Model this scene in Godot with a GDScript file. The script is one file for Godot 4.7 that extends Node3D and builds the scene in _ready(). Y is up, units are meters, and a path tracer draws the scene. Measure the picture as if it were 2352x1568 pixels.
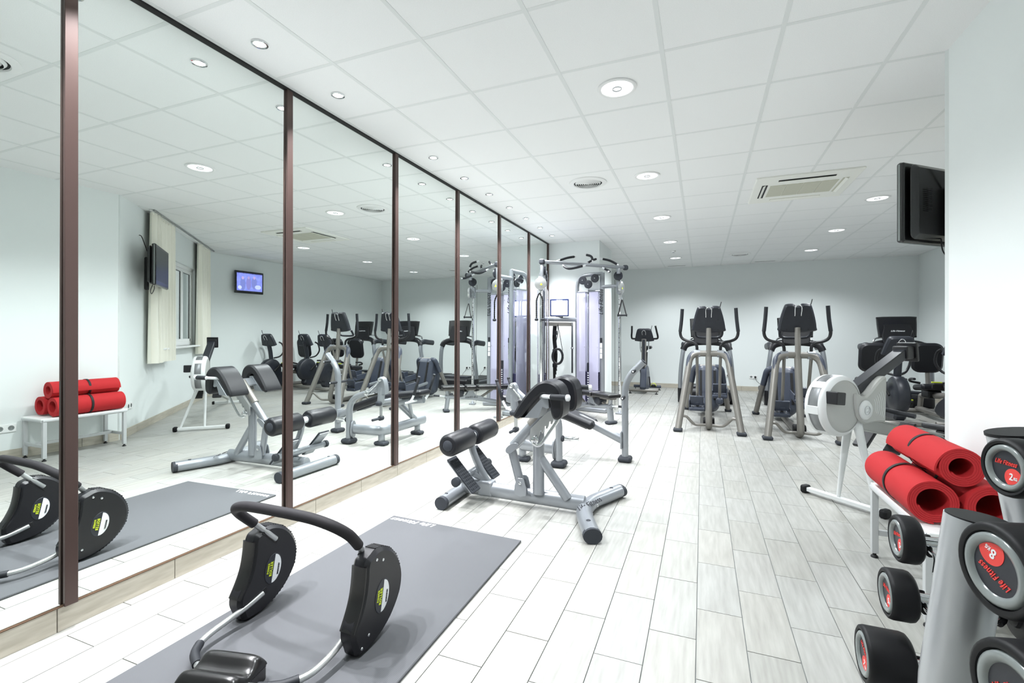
extends Node3D
# A hotel gym: mirror wall on one side, tiled floor, gridded ceiling with round lights, machines.
# x is the distance from the mirror wall, t the distance into the room (-z), both in metres.

class MB:
	var v := PackedVector3Array()
	var n := PackedVector3Array()
	var ix := PackedInt32Array()
	var o := Vector3.ZERO
	func _init(off := Vector3.ZERO):
		o = off
	func vert(p: Vector3, nn: Vector3) -> int:
		v.append(p - o)
		n.append(nn)
		return v.size() - 1
	func tri(a: int, b: int, c: int) -> void:
		var fn := (v[b] - v[a]).cross(v[c] - v[a])
		if fn.dot(n[a] + n[b] + n[c]) > 0.0:
			ix.append(a); ix.append(c); ix.append(b)
		else:
			ix.append(a); ix.append(b); ix.append(c)
	func quad(a: int, b: int, c: int, d: int) -> void:
		tri(a, b, c)
		tri(a, c, d)
	func flat_quad(a: Vector3, b: Vector3, c: Vector3, d: Vector3, out: Vector3) -> void:
		var nn := (b - a).cross(c - a).normalized()
		if nn.dot(out) < 0.0:
			nn = -nn
		quad(vert(a, nn), vert(b, nn), vert(c, nn), vert(d, nn))
	# round or oval tube along a polyline; rx / ry a number or one number per point
	func tube(pts: Array, rx, ry = null, seg := 10, up := Vector3.UP, cap := true) -> void:
		var m := pts.size()
		var tan: Array = []
		for i in m:
			var d: Vector3 = (pts[mini(i + 1, m - 1)] - pts[maxi(i - 1, 0)]).normalized()
			tan.append(d)
		var u: Vector3 = up - tan[0] * up.dot(tan[0])
		if u.length() < 0.05:
			u = Vector3.RIGHT - tan[0] * tan[0].x
			if u.length() < 0.05:
				u = Vector3.BACK - tan[0] * tan[0].z
		u = u.normalized()
		var rings: Array = []
		for i in m:
			if i > 0:
				u = u - tan[i] * u.dot(tan[i])
				u = u.normalized()
			var s: Vector3 = tan[i].cross(u).normalized()
			var a: float = rx[i] if rx is Array else rx
			var b: float = a
			if ry != null:
				b = ry[i] if ry is Array else ry
			var ring: Array = []
			for k in seg:
				var g := TAU * k / seg
				var q: Vector3 = s * cos(g) * a + u * sin(g) * b
				var nn: Vector3 = (s * cos(g) * b + u * sin(g) * a).normalized()
				ring.append(vert(pts[i] + q, nn))
			rings.append(ring)
		for i in m - 1:
			for k in seg:
				var k2 := (k + 1) % seg
				quad(rings[i][k], rings[i][k2], rings[i + 1][k2], rings[i + 1][k])
		if cap:
			for e in [0, m - 1]:
				var nn: Vector3 = -tan[0] if e == 0 else tan[m - 1]
				var c := vert(pts[e], nn)
				var edge: Array = []
				for k in seg:
					edge.append(vert(v[rings[e][k]] + o, nn))
				for k in seg:
					tri(c, edge[k], edge[(k + 1) % seg])
	# box with rounded edges
	func rbox(c: Vector3, size: Vector3, r := 0.004, b := Basis.IDENTITY, k := 1) -> void:
		var h := size * 0.5
		r = minf(r, minf(h.x, minf(h.y, h.z)))
		var lists: Array = []
		for ax in 3:
			var L: Array = [-h[ax]]
			for i in range(1, k):
				L.append(-h[ax] + r * (1.0 - tan(PI / 4 * (1.0 - float(i) / k))))
			L.append(-h[ax] + r)
			if h[ax] - r > -h[ax] + r + 1e-6:
				L.append(h[ax] - r)
			for i in range(k - 1, 0, -1):
				L.append(h[ax] - r * (1.0 - tan(PI / 4 * (1.0 - float(i) / k))))
			L.append(h[ax])
			lists.append(L)
		for ax in 3:
			var a1 := (ax + 1) % 3
			var a2 := (ax + 2) % 3
			for sg in [-1.0, 1.0]:
				var grid: Array = []
				for p in lists[a1]:
					var row: Array = []
					for q in lists[a2]:
						var s := Vector3.ZERO
						s[ax] = sg * h[ax]
						s[a1] = p
						s[a2] = q
						var inn := Vector3(clampf(s.x, -h.x + r, h.x - r), clampf(s.y, -h.y + r, h.y - r), clampf(s.z, -h.z + r, h.z - r))
						var d := (s - inn).normalized()
						row.append(vert(c + b * (inn + d * r), b * d))
					grid.append(row)
				for i in grid.size() - 1:
					for j in grid[0].size() - 1:
						quad(grid[i][j], grid[i + 1][j], grid[i + 1][j + 1], grid[i][j + 1])
	# outline in the local xy plane, extruded along local z (centred), with a chamfer
	func prism(poly, depth: float, xf := Transform3D.IDENTITY, bevel := 0.0) -> void:
		var P := PackedVector2Array(poly)
		if Geometry2D.is_polygon_clockwise(P):
			P.reverse()
		var m := P.size()
		var en: Array = []
		for i in m:
			var d := P[(i + 1) % m] - P[i]
			en.append(Vector2(d.y, -d.x).normalized())
		var ins := PackedVector2Array()
		for i in m:
			var a: Vector2 = en[(i + m - 1) % m]
			var c: Vector2 = en[i]
			var q := (a + c).normalized()
			ins.append(P[i] - q * bevel / maxf(0.5, q.dot(c)))
		var hz := depth * 0.5
		var levels: Array = [[P, -hz, 0.0], [P, hz, 0.0]]
		if bevel > 0.0:
			levels = [[ins, -hz, -1.0], [P, -hz + bevel, 0.0], [P, hz - bevel, 0.0], [ins, hz, 1.0]]
		for l in levels.size() - 1:
			for i in m:
				var j := (i + 1) % m
				var na: Vector2 = en[i]
				var nb: Vector2 = en[i]
				if en[(i + m - 1) % m].dot(en[i]) > 0.75:
					na = (en[(i + m - 1) % m] + en[i]).normalized()
				if en[j].dot(en[i]) > 0.75:
					nb = (en[j] + en[i]).normalized()
				var tz: float = levels[l][2] + levels[l + 1][2]
				var n1 := (xf.basis * Vector3(na.x, na.y, tz)).normalized()
				var n2 := (xf.basis * Vector3(nb.x, nb.y, tz)).normalized()
				var A: PackedVector2Array = levels[l][0]
				var B: PackedVector2Array = levels[l + 1][0]
				var z1: float = levels[l][1]
				var z2: float = levels[l + 1][1]
				quad(vert(xf * Vector3(A[i].x, A[i].y, z1), n1), vert(xf * Vector3(A[j].x, A[j].y, z1), n2), vert(xf * Vector3(B[j].x, B[j].y, z2), n2), vert(xf * Vector3(B[i].x, B[i].y, z2), n1))
		var cap: PackedVector2Array = ins if bevel > 0.0 else P
		var t := Geometry2D.triangulate_polygon(P)
		if t.is_empty():
			print("outline cannot be filled ", m)
		for sg in [-1.0, 1.0]:
			var nn := (xf.basis * Vector3(0, 0, sg)).normalized()
			var ids: Array = []
			for q in cap:
				ids.append(vert(xf * Vector3(q.x, q.y, sg * hz), nn))
			for i in range(0, t.size(), 3):
				tri(ids[t[i]], ids[t[i + 1]], ids[t[i + 2]])
	# profile of (radius, height) turned about the local y axis
	func lathe(prof: Array, xf := Transform3D.IDENTITY, seg := 24) -> void:
		var m := prof.size()
		var sn: Array = []
		for i in m - 1:
			var d: Vector2 = prof[i + 1] - prof[i]
			sn.append(Vector2(d.y, -d.x).normalized())
		for i in m - 1:
			var na: Vector2 = sn[i]
			var nb: Vector2 = sn[i]
			if i > 0 and sn[i - 1].dot(sn[i]) > 0.6:
				na = (sn[i - 1] + sn[i]).normalized()
			if i < m - 2 and sn[i + 1].dot(sn[i]) > 0.6:
				nb = (sn[i + 1] + sn[i]).normalized()
			var r1: Array = []
			var r2: Array = []
			for k in seg:
				var g := TAU * k / seg
				var c := cos(g)
				var s := sin(g)
				var A: Vector2 = prof[i]
				var B: Vector2 = prof[i + 1]
				r1.append(vert(xf * Vector3(A.x * c, A.y, A.x * s), (xf.basis * Vector3(na.x * c, na.y, na.x * s)).normalized()))
				r2.append(vert(xf * Vector3(B.x * c, B.y, B.x * s), (xf.basis * Vector3(nb.x * c, nb.y, nb.x * s)).normalized()))
			for k in seg:
				var k2 := (k + 1) % seg
				quad(r1[k], r1[k2], r2[k2], r2[k])
	# cylinder from a to b with rounded rims
	func cyl(a: Vector3, b: Vector3, r: float, seg := 16, bev := 0.003) -> void:
		var L := (b - a).length()
		bev = minf(bev, minf(L * 0.5, r) * 0.9)
		lathe([Vector2(0, 0), Vector2(r - bev, 0), Vector2(r, bev), Vector2(r, L - bev), Vector2(r - bev, L), Vector2(0, L)], Transform3D(MB.along(b - a), a), seg)
	static func along(d: Vector3) -> Basis:
		var y := d.normalized()
		var x := Vector3.UP.cross(y)
		if x.length() < 0.02:
			x = Vector3.RIGHT
		x = (x - y * x.dot(y)).normalized()
		return Basis(x, y, x.cross(y))
	func mesh() -> ArrayMesh:
		var a := []
		a.resize(Mesh.ARRAY_MAX)
		a[Mesh.ARRAY_VERTEX] = v
		a[Mesh.ARRAY_NORMAL] = n
		a[Mesh.ARRAY_INDEX] = ix
		var am := ArrayMesh.new()
		am.add_surface_from_arrays(Mesh.PRIMITIVE_TRIANGLES, a)
		return am

# ---------------------------------------------------------------- helpers
const H := 2.835
const OUTLINE := [Vector2(-0.27, -2.45), Vector2(4.02, -2.45), Vector2(4.02, 3.30), Vector2(6.75, 6.25), Vector2(6.75, 12.0), Vector2(-0.27, 12.0)]
var M := {}
var used := {}
var face: SystemFont
var room: PackedVector2Array   # floor plan, (x, t)

func W(x: float, y: float, t: float) -> Vector3:
	return Vector3(x, y, -t)

func numbered(called: String) -> String:
	var k: int = used.get(called, 0)
	used[called] = k + 1
	return called if k == 0 else "%s_%03d" % [called, k]

func meta(o: Node, label: String, category := "", group := "", kind := "") -> void:
	if label: o.set_meta("label", label)
	if category: o.set_meta("category", category)
	if group: o.set_meta("group", group)
	if kind: o.set_meta("kind", kind)

func thing(called: String, label: String, category: String, at := Vector3.ZERO, turn := 0.0, group := "") -> Node3D:
	var o := Node3D.new()
	o.name = numbered(called)
	add_child(o)
	o.position = at
	o.rotation.y = turn
	meta(o, label, category, group)
	return o

func structure(called: String, label: String, at := Vector3.ZERO) -> Node3D:
	var o := Node3D.new()
	o.name = called
	add_child(o)
	o.position = at
	meta(o, label, "", "", "structure")
	return o

func part(parent: Node, called: String, m, material: Material, label := "") -> MeshInstance3D:
	var o := MeshInstance3D.new()
	o.name = called
	o.mesh = m.mesh() if m is MB else m
	o.material_override = material
	if label: o.set_meta("label", label)
	parent.add_child(o, true)
	return o

func dup(src: Node3D, called: String, label: String, at: Vector3, turn := 0.0) -> Node3D:
	var o: Node3D = src.duplicate()
	o.name = numbered(called)
	add_child(o)
	o.position = at
	o.rotation.y = turn
	o.set_meta("label", label)
	return o

func sm(c: Color, rough := 0.5, metal := 0.0, spec := 0.5) -> StandardMaterial3D:
	var m := StandardMaterial3D.new()
	m.albedo_color = c
	m.roughness = rough
	m.metallic = metal
	m.metallic_specular = spec
	return m

func rgb(r: float, g: float, b: float) -> Color:
	return Color(r / 255.0, g / 255.0, b / 255.0)

func noise_tex(seed_: int, freq: float, lo: Color, hi: Color, size := 512, octaves := 4, bias := 1.0) -> ImageTexture:
	var f := FastNoiseLite.new()
	f.seed = seed_
	f.frequency = freq
	f.fractal_octaves = octaves
	var im := f.get_seamless_image(size, size)
	im.convert(Image.FORMAT_RGB8)
	var out := Image.create(size, size, false, Image.FORMAT_RGB8)
	for y in size:
		for x in size:
			out.set_pixel(x, y, lo.lerp(hi, pow(im.get_pixel(x, y).r, bias)))
	return ImageTexture.create_from_image(out)

func tri_tex(m: StandardMaterial3D, tex: Texture2D, scale: Vector3, off := Vector3.ZERO, world := true) -> void:
	m.albedo_texture = tex
	m.uv1_triplanar = true
	m.uv1_world_triplanar = world
	m.uv1_scale = scale
	m.uv1_offset = off

func fil(pts: Array, r: float, k := 5) -> Array:
	var out: Array = [pts[0]]
	for i in range(1, pts.size() - 1):
		var a: Vector3 = pts[i - 1] - pts[i]
		var b: Vector3 = pts[i + 1] - pts[i]
		var d := minf(r, minf(a.length(), b.length()) * 0.49)
		var p: Vector3 = pts[i] + a.normalized() * d
		var q: Vector3 = pts[i] + b.normalized() * d
		for j in k + 1:
			var s := float(j) / k
			out.append(p.lerp(pts[i], s).lerp(pts[i].lerp(q, s), s))
	out.append(pts[pts.size() - 1])
	return out

func cr(pts: Array, k := 5) -> Array:
	var out: Array = []
	var m := pts.size()
	for i in m - 1:
		var a: Vector3 = pts[maxi(i - 1, 0)]
		var b: Vector3 = pts[i]
		var c: Vector3 = pts[i + 1]
		var d: Vector3 = pts[mini(i + 2, m - 1)]
		for j in k:
			out.append(b.cubic_interpolate(c, a, d, float(j) / k))
	out.append(pts[m - 1])
	return out

func smooth2(pts: Array, k := 3) -> PackedVector2Array:
	var out := PackedVector2Array()
	var m := pts.size()
	for i in m:
		for j in k:
			out.append(pts[i].cubic_interpolate(pts[(i + 1) % m], pts[(i + m - 1) % m], pts[(i + 2) % m], float(j) / k))
	return out

func rrect(w: float, h: float, r: float, k := 4) -> PackedVector2Array:
	var out := PackedVector2Array()
	for c in 4:
		var cx: float = (w / 2 - r) * (1 if c == 0 or c == 3 else -1)
		var cy: float = (h / 2 - r) * (1 if c < 2 else -1)
		for j in k + 1:
			var g: float = PI / 2 * (c + float(j) / k)
			out.append(Vector2(cx + cos(g) * r, cy + sin(g) * r))
	return out

func ellipse(a: float, b: float, k := 28) -> PackedVector2Array:
	var out := PackedVector2Array()
	for j in k:
		out.append(Vector2(cos(TAU * j / k) * a, sin(TAU * j / k) * b))
	return out

# flat raised lettering; xf puts local x along the words and local z out of the surface
func words(parent: Node, text: String, height: float, xf: Transform3D, material: Material, slant := 0.25, squash := 1.0) -> MeshInstance3D:
	var tm := TextMesh.new()
	tm.text = text
	tm.font = face
	tm.font_size = 48
	tm.pixel_size = height / 36.0
	tm.depth = 0.0012
	var o := MeshInstance3D.new()
	o.name = "lettering"
	o.mesh = tm
	o.material_override = material
	o.transform = xf * Transform3D(Basis(Vector3(squash, 0, 0), Vector3(slant, 1, 0), Vector3(0, 0, 1)), Vector3.ZERO)
	parent.add_child(o, true)
	return o

func inside(x: float, t: float) -> bool:
	return Geometry2D.is_point_in_polygon(Vector2(x, t), room)

func ordinal(k: int) -> String:
	return ["first", "second", "third", "fourth", "fifth", "sixth", "seventh", "eighth", "ninth", "tenth", "eleventh", "twelfth"][k]

# ---------------------------------------------------------------- scene
const DOWNLIGHT := 5.5      # energy of one round ceiling light
const SPOT := 5.8           # energy of one small spotlight by the mirror
const DOWN_GLOW := 2.2
const SPOT_GLOW := 9.0

func _ready() -> void:
	var cam := Camera3D.new()
	cam.name = "camera"
	add_child(cam)
	cam.position = Vector3(2.494, 1.243, 0)
	cam.rotation.y = 0.3834
	cam.near = 0.05
	cam.far = 60.0
	cam.projection = Camera3D.PROJECTION_FRUSTUM
	cam.size = 0.05 * 1568.0 / 1082.5
	cam.frustum_offset = Vector2(0, -0.05 * 14.7 / 1082.5)
	cam.current = true
	var we := WorldEnvironment.new()
	var env := Environment.new()
	env.background_mode = Environment.BG_COLOR
	env.background_color = rgb(214, 224, 226)
	env.background_energy_multiplier = 1.0
	env.tonemap_mode = Environment.TONE_MAPPER_LINEAR
	env.tonemap_exposure = 0.95
	env.sdfgi_enabled = true
	env.ssao_enabled = true
	env.ssil_enabled = true
	we.environment = env
	add_child(we)
	face = SystemFont.new()
	face.font_names = PackedStringArray(["Droid Sans"])
	face.font_weight = 700
	materials()
	room = PackedVector2Array([Vector2(0, -2.2), Vector2(3.77, -2.2), Vector2(3.77, 3.375), Vector2(6.5, 6.35), Vector2(6.5, 11.75), Vector2(0, 11.75)])
	build_floor()
	build_ceiling()
	build_walls()
	build_mirrors()
	build_ceiling_fittings()
	build_window()
	build_ab_roller()
	build_back_extension()
	build_crunch_bench()
	build_dumbbells()
	build_bench_and_rolls()
	build_rower()
	build_cable_machine()
	build_flat_bench()
	build_ellipticals()
	build_treadmills()
	build_bikes()
	build_wall_things()

func materials() -> void:
	M.wall = sm(rgb(232, 237, 236), 0.85, 0.0, 0.3)
	M.ceil_tile = sm(Color.WHITE, 0.95, 0.0, 0.2)
	tri_tex(M.ceil_tile, noise_tex(5, 0.35, rgb(228, 230, 229), rgb(249, 250, 250), 256, 2, 0.5), Vector3(3, 3, 3))
	M.grid = sm(rgb(228, 231, 230), 0.6)
	M.grout = sm(rgb(146, 150, 150), 0.9)
	var grain := noise_tex(11, 0.014, rgb(152, 151, 146), rgb(175, 175, 171), 512, 6, 0.9)
	M.tiles = []
	for k in 5:
		var t := sm([Color(1, 1, 1), Color(0.985, 0.987, 0.985), Color(1, 0.996, 0.988), Color(0.975, 0.975, 0.968), Color(0.99, 0.993, 0.995)][k], 0.42, 0.0, 0.45)
		tri_tex(t, grain, Vector3(4.3, 4.3, 0.42), Vector3(0.21 * k, 0.0, 0.37 * k))
		M.tiles.append(t)
	M.skirt = sm(Color.WHITE, 0.5)
	tri_tex(M.skirt, noise_tex(21, 0.02, rgb(174, 167, 152), rgb(198, 192, 179), 256, 4), Vector3(0.9, 6, 0.9))
	M.mirror = sm(Color(0.945, 0.965, 0.955), 0.0, 1.0)
	M.mirror_edge = sm(rgb(120, 150, 138), 0.2)
	M.brown = sm(rgb(78, 62, 58), 0.35, 0.35)
	M.wood = sm(rgb(88, 64, 44), 0.7)
	M.black = sm(rgb(14, 14, 16), 0.6)
	M.silver = sm(rgb(150, 154, 159), 0.32, 0.5)
	M.silver2 = sm(rgb(134, 131, 126), 0.4, 0.4)
	M.white_metal = sm(rgb(196, 198, 199), 0.35, 0.1)
	M.alu = sm(rgb(196, 198, 198), 0.3, 0.8)
	M.chrome = sm(rgb(224, 226, 228), 0.12, 1.0)
	M.vinyl = sm(rgb(17, 18, 24), 0.42, 0.0, 0.5)
	M.leather = sm(rgb(15, 14, 15), 0.28, 0.0, 0.6)
	M.rubber = sm(rgb(13, 13, 16), 0.55, 0.0, 0.4)
	M.foam = sm(rgb(38, 36, 39), 0.7, 0.0, 0.35)
	M.grip = sm(rgb(24, 27, 34), 0.6)
	M.plastic = sm(rgb(17, 17, 22), 0.4, 0.0, 0.5)
	M.machine_dark = sm(rgb(33, 36, 44), 0.42, 0.0, 0.5)
	M.machine_blue = sm(rgb(64, 70, 84), 0.4, 0.0, 0.5)
	M.foot_rubber = sm(rgb(42, 46, 53), 0.7)
	M.cap_white = sm(rgb(226, 228, 230), 0.4)
	M.white = sm(rgb(238, 239, 238), 0.45)
	M.white_print = sm(rgb(232, 234, 236), 0.6)
	M.black_print = sm(rgb(22, 26, 34), 0.6)
	M.red = sm(Color.WHITE, 0.75, 0.0, 0.35)
	tri_tex(M.red, noise_tex(31, 0.3, rgb(172, 36, 40), rgb(192, 48, 52), 256, 2), Vector3(9, 9, 9), Vector3.ZERO, false)
	M.red_print = sm(rgb(226, 62, 56), 0.5)
	M.mat_grey = sm(Color.WHITE, 0.8, 0.0, 0.3)
	var rib := Image.create(64, 64, false, Image.FORMAT_RGB8)
	for y in 64:
		for x in 64:
			var k: float = 0.5 + 0.5 * sin(TAU * x / 16.0)
			rib.set_pixel(x, y, rgb(84, 85, 88).lerp(rgb(100, 101, 104), k))
	tri_tex(M.mat_grey, ImageTexture.create_from_image(rib), Vector3(42, 42, 42))
	M.yellow_green = sm(rgb(206, 222, 48), 0.5)
	M.lime = sm(rgb(190, 205, 50), 0.5)
	M.ring_grey = sm(rgb(128, 134, 133), 0.22, 0.0, 0.6)
	M.shroud = sm(Color(0.84, 0.83, 0.93, 0.34), 0.2, 0.0, 0.5)
	M.shroud.transparency = BaseMaterial3D.TRANSPARENCY_ALPHA
	M.stack = sm(rgb(44, 43, 72), 0.5)
	M.rower_grey = sm(rgb(176, 177, 174), 0.45)
	M.rower_white = sm(rgb(218, 220, 220), 0.4)
	M.glass = sm(Color(0.9, 0.95, 0.94, 0.14), 0.02, 0.0, 0.6)
	M.glass.transparency = BaseMaterial3D.TRANSPARENCY_ALPHA
	M.curtain = sm(rgb(244, 242, 230), 0.9, 0.0, 0.2)
	M.curtain.backlight_enabled = true
	M.curtain.backlight = rgb(90, 88, 80)
	M.ivory = sm(rgb(240, 241, 235), 0.55)
	M.ivory_dark = sm(rgb(196, 196, 180), 0.7)
	M.tv = sm(rgb(12, 12, 15), 0.22, 0.0, 0.6)
	M.tv_glass = sm(rgb(24, 26, 28), 0.3, 0.0, 0.6)
	M.down_glow = sm(Color.WHITE, 0.5)
	M.down_glow.emission_enabled = true
	M.down_glow.emission = Color(0.97, 0.98, 1.0)
	M.down_glow.emission_energy_multiplier = DOWN_GLOW
	M.spot_glow = sm(Color.WHITE, 0.5)
	M.spot_glow.emission_enabled = true
	M.spot_glow.emission = Color(1.0, 0.98, 0.95)
	M.spot_glow.emission_energy_multiplier = SPOT_GLOW

# ---------------------------------------------------------------- the room
func build_floor() -> void:
	var fl := structure("floor", "pale wood-look ceramic tile floor laid in running bond")
	var m := MB.new()
	m.prism(OUTLINE, 0.2, Transform3D(Basis(Vector3.RIGHT, Vector3.FORWARD, Vector3.UP), Vector3(0, -0.1065, 0)))
	part(fl, "grout_bed", m, M.grout)
	var tw := 0.186
	var tl := 0.4735
	var rng := RandomNumberGenerator.new()
	rng.seed = 7
	var spots: Array = []
	for i in range(-14, 23):
		var x := 2.565 + i * tw
		for j in range(-10, 24):
			var t: float = 1.831 + (j + 0.5) * tl + (0.0 if posmod(i, 2) == 0 else tl / 2)
			var hit := false
			for c in [[-1, -1], [1, -1], [-1, 1], [1, 1]]:
				if inside(x + c[0] * (tw / 2 - 0.005), t + c[1] * (tl / 2 - 0.005)):
					hit = true
			if not hit: continue
			var dx := x - 2.494
			var zc := -dx * 0.3741 + t * 0.9274
			var xc := dx * 0.9274 + t * 0.3741
			var seen := 0.0
			if zc > 0.5:
				var u := 1176 + 1082.5 * xc / zc
				var v := 769.3 + 1082.5 * 1.243 / zc
				if u > -60 and u < 2400 and v < 1640:
					seen = 1.0 / (zc * zc * zc)
			spots.append([seen, x, t, rng.randi() % 5, rng.randf()])
	spots.sort_custom(func(a, b): return a[0] > b[0])
	var tile := MB.new()
	tile.rbox(Vector3.ZERO, Vector3(tw - 0.003, 0.006, tl - 0.003), 0.0012)
	var tile_mesh := tile.mesh()
	var rest: Array = []
	for k in 5:
		rest.append(MB.new())
	for k in spots.size():
		var s: Array = spots[k]
		var y: float = -0.0035 + s[4] * 0.0006
		if k < 290:
			part(fl, "tile", tile_mesh, M.tiles[s[3]]).position = W(s[1], y, s[2])
		else:
			rest[s[3]].rbox(W(s[1], y, s[2]), Vector3(tw - 0.003, 0.006, tl - 0.003), 0.0012)
	var am := ArrayMesh.new()
	for k in 5:
		var a := []
		a.resize(Mesh.ARRAY_MAX)
		a[Mesh.ARRAY_VERTEX] = rest[k].v
		a[Mesh.ARRAY_NORMAL] = rest[k].n
		a[Mesh.ARRAY_INDEX] = rest[k].ix
		am.add_surface_from_arrays(Mesh.PRIMITIVE_TRIANGLES, a)
		am.surface_set_material(k, M.tiles[k])
	var o := MeshInstance3D.new()
	o.name = "farther_tiles"
	o.mesh = am
	o.set_meta("kind", "stuff")
	fl.add_child(o, true)

func build_ceiling() -> void:
	var ce := structure("ceiling", "white suspended ceiling of square mineral tiles in a metal grid")
	var m := MB.new()
	m.prism(OUTLINE, 0.2, Transform3D(Basis(Vector3.RIGHT, Vector3.FORWARD, Vector3.UP), Vector3(0, H + 0.13, 0)))
	part(ce, "slab", m, M.wall)
	var tile := MB.new()
	tile.rbox(Vector3.ZERO, Vector3(0.581, 0.016, 0.581), 0.003)
	var tm := tile.mesh()
	for i in range(-1, 11):
		for j in range(-7, 18):
			var x := 0.485 + 0.6 * (i + 0.5)
			var t := 1.574 + 0.6 * (j + 0.5)
			var hit := false
			for c in [[-1, -1], [1, -1], [-1, 1], [1, 1]]:
				if inside(x + c[0] * 0.28, t + c[1] * 0.28):
					hit = true
			if hit and i >= 0:
				part(ce, "ceiling_tile", tm, M.ceil_tile).position = W(x, H + 0.010, t)
			elif hit:
				var e := MB.new()
				e.rbox(Vector3.ZERO, Vector3(0.466, 0.016, 0.581), 0.003)
				part(ce, "ceiling_tile", e, M.ceil_tile).position = W(0.2425, H + 0.010, t)
	for i in range(0, 11):
		var x := 0.485 + 0.6 * i
		var t1 := -2.2
		if x > 3.77:
			t1 = 3.4 + (x - 3.77) * 2.95 / 2.73
		var b := MB.new()
		b.rbox(W(x, H + 0.004, (t1 + 11.75) / 2), Vector3(0.024, 0.008, 11.75 - t1), 0.001)
		part(ce, "grid_bar", b, M.grid)
	for j in range(-6, 18):
		var t := 1.574 + 0.6 * j
		if t > 11.75: continue
		var x2 := 3.77
		if t > 3.4:
			x2 = minf(6.5, 3.77 + (t - 3.4) * 2.73 / 2.95)
		var b := MB.new()
		b.rbox(W(x2 / 2, H + 0.0045, t), Vector3(x2, 0.007, 0.024), 0.001)
		part(ce, "grid_bar", b, M.grid)

func wall(called: String, label: String, x1: float, x2: float, t1: float, t2: float) -> Node3D:
	var o := structure(called, label)
	var m := MB.new()
	m.rbox(W((x1 + x2) / 2, 1.45, (t1 + t2) / 2), Vector3(absf(x2 - x1), 3.1, absf(t2 - t1)), 0.002)
	part(o, "plaster", m, M.wall)
	return o

const WALL_AT := Vector2(3.77, 3.375)
var slant: Transform3D      # frame of the slanted window wall: x along it, y up, z out of the room

func skirting(called: String, label: String, a: Vector2, b: Vector2, out: Vector2, hgt := 0.098) -> void:
	var o := structure(called, label)
	var L := a.distance_to(b)
	var d := (b - a) / L
	var k := int(ceil(L / 0.4735))
	var bas := Basis(Vector3(d.x, 0, -d.y), Vector3.UP, Vector3(d.x, 0, -d.y).cross(Vector3.UP))
	for i in k:
		var s0 := i * 0.4735
		var s1 := minf(L, s0 + 0.4735)
		if s1 - s0 < 0.02: continue
		var p := a + d * (s0 + s1) / 2 + out * 0.005
		var m := MB.new()
		m.rbox(W(p.x, hgt / 2, p.y), Vector3(s1 - s0 - 0.003, hgt, 0.01), 0.0015, bas)
		part(o, "tile", m, M.skirt)

func build_walls() -> void:
	wall("wall_left", "wall behind the mirrors", -0.27, -0.014, -2.45, 12.0)
	wall("wall_far", "pale plaster end wall behind the treadmills", -0.27, 6.75, 11.75, 12.0)
	wall("wall_right", "white plaster wall beside the bench of red mats", 3.77, 4.02, -2.45, 3.375)
	wall("wall_side", "pale plaster wall behind the exercise bikes", 6.5, 6.75, 6.25, 12.0)
	wall("wall_back", "wall behind the place the photograph was taken from", -0.27, 4.02, -2.45, -2.2)
	wall("wall_pillar", "white pillar at the end of the mirrors", -0.013, 0.9, 7.87, 9.0)
	var e := Vector3(2.73, 0, -2.95).normalized()
	slant = Transform3D(Basis(e, Vector3.UP, e.cross(Vector3.UP)), W(WALL_AT.x, 0, WALL_AT.y))
	var o := structure("wall_window", "slanted pale wall with the curtained window")
	var m := MB.new()
	var L := Vector2(2.73, 2.95).length()
	for q in [[-0.02, 0.9, 0.0, 3.0], [3.15, L + 0.1, 0.0, 3.0], [0.9, 3.15, 0.0, 1.03], [0.9, 3.15, 2.37, 3.0]]:
		m.rbox(slant * Vector3((q[0] + q[1]) / 2, (q[2] + q[3]) / 2, 0.12), Vector3(q[1] - q[0], q[3] - q[2], 0.24), 0.001, slant.basis)
	part(o, "plaster", m, M.wall)
	var es := Vector2(2.73, 2.95).normalized()
	skirting("baseboard_left", "cream tile skirting under the mirrors", Vector2(-0.012, -2.2), Vector2(-0.012, 7.86), Vector2(1, 0), 0.102)
	skirting("baseboard_far", "tile skirting along the end wall", Vector2(0, 11.75), Vector2(6.5, 11.75), Vector2(0, -1))
	skirting("baseboard_right", "tile skirting behind the bench of red mats", Vector2(3.77, -2.2), Vector2(3.77, 3.375), Vector2(-1, 0))
	skirting("baseboard_window", "tile skirting under the curtained window", WALL_AT, Vector2(6.5, 6.35), Vector2(-es.y, es.x))
	skirting("baseboard_side", "tile skirting behind the exercise bikes", Vector2(6.5, 6.35), Vector2(6.5, 11.75), Vector2(-1, 0))
	skirting("baseboard_pillar", "tile skirting on the flank of the pillar", Vector2(0.9, 7.87), Vector2(0.9, 9.0), Vector2(1, 0))

const POSTS := [-1.11, 0.02, 1.152, 2.292, 3.443, 4.573, 5.721, 6.868, 7.84]

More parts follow.
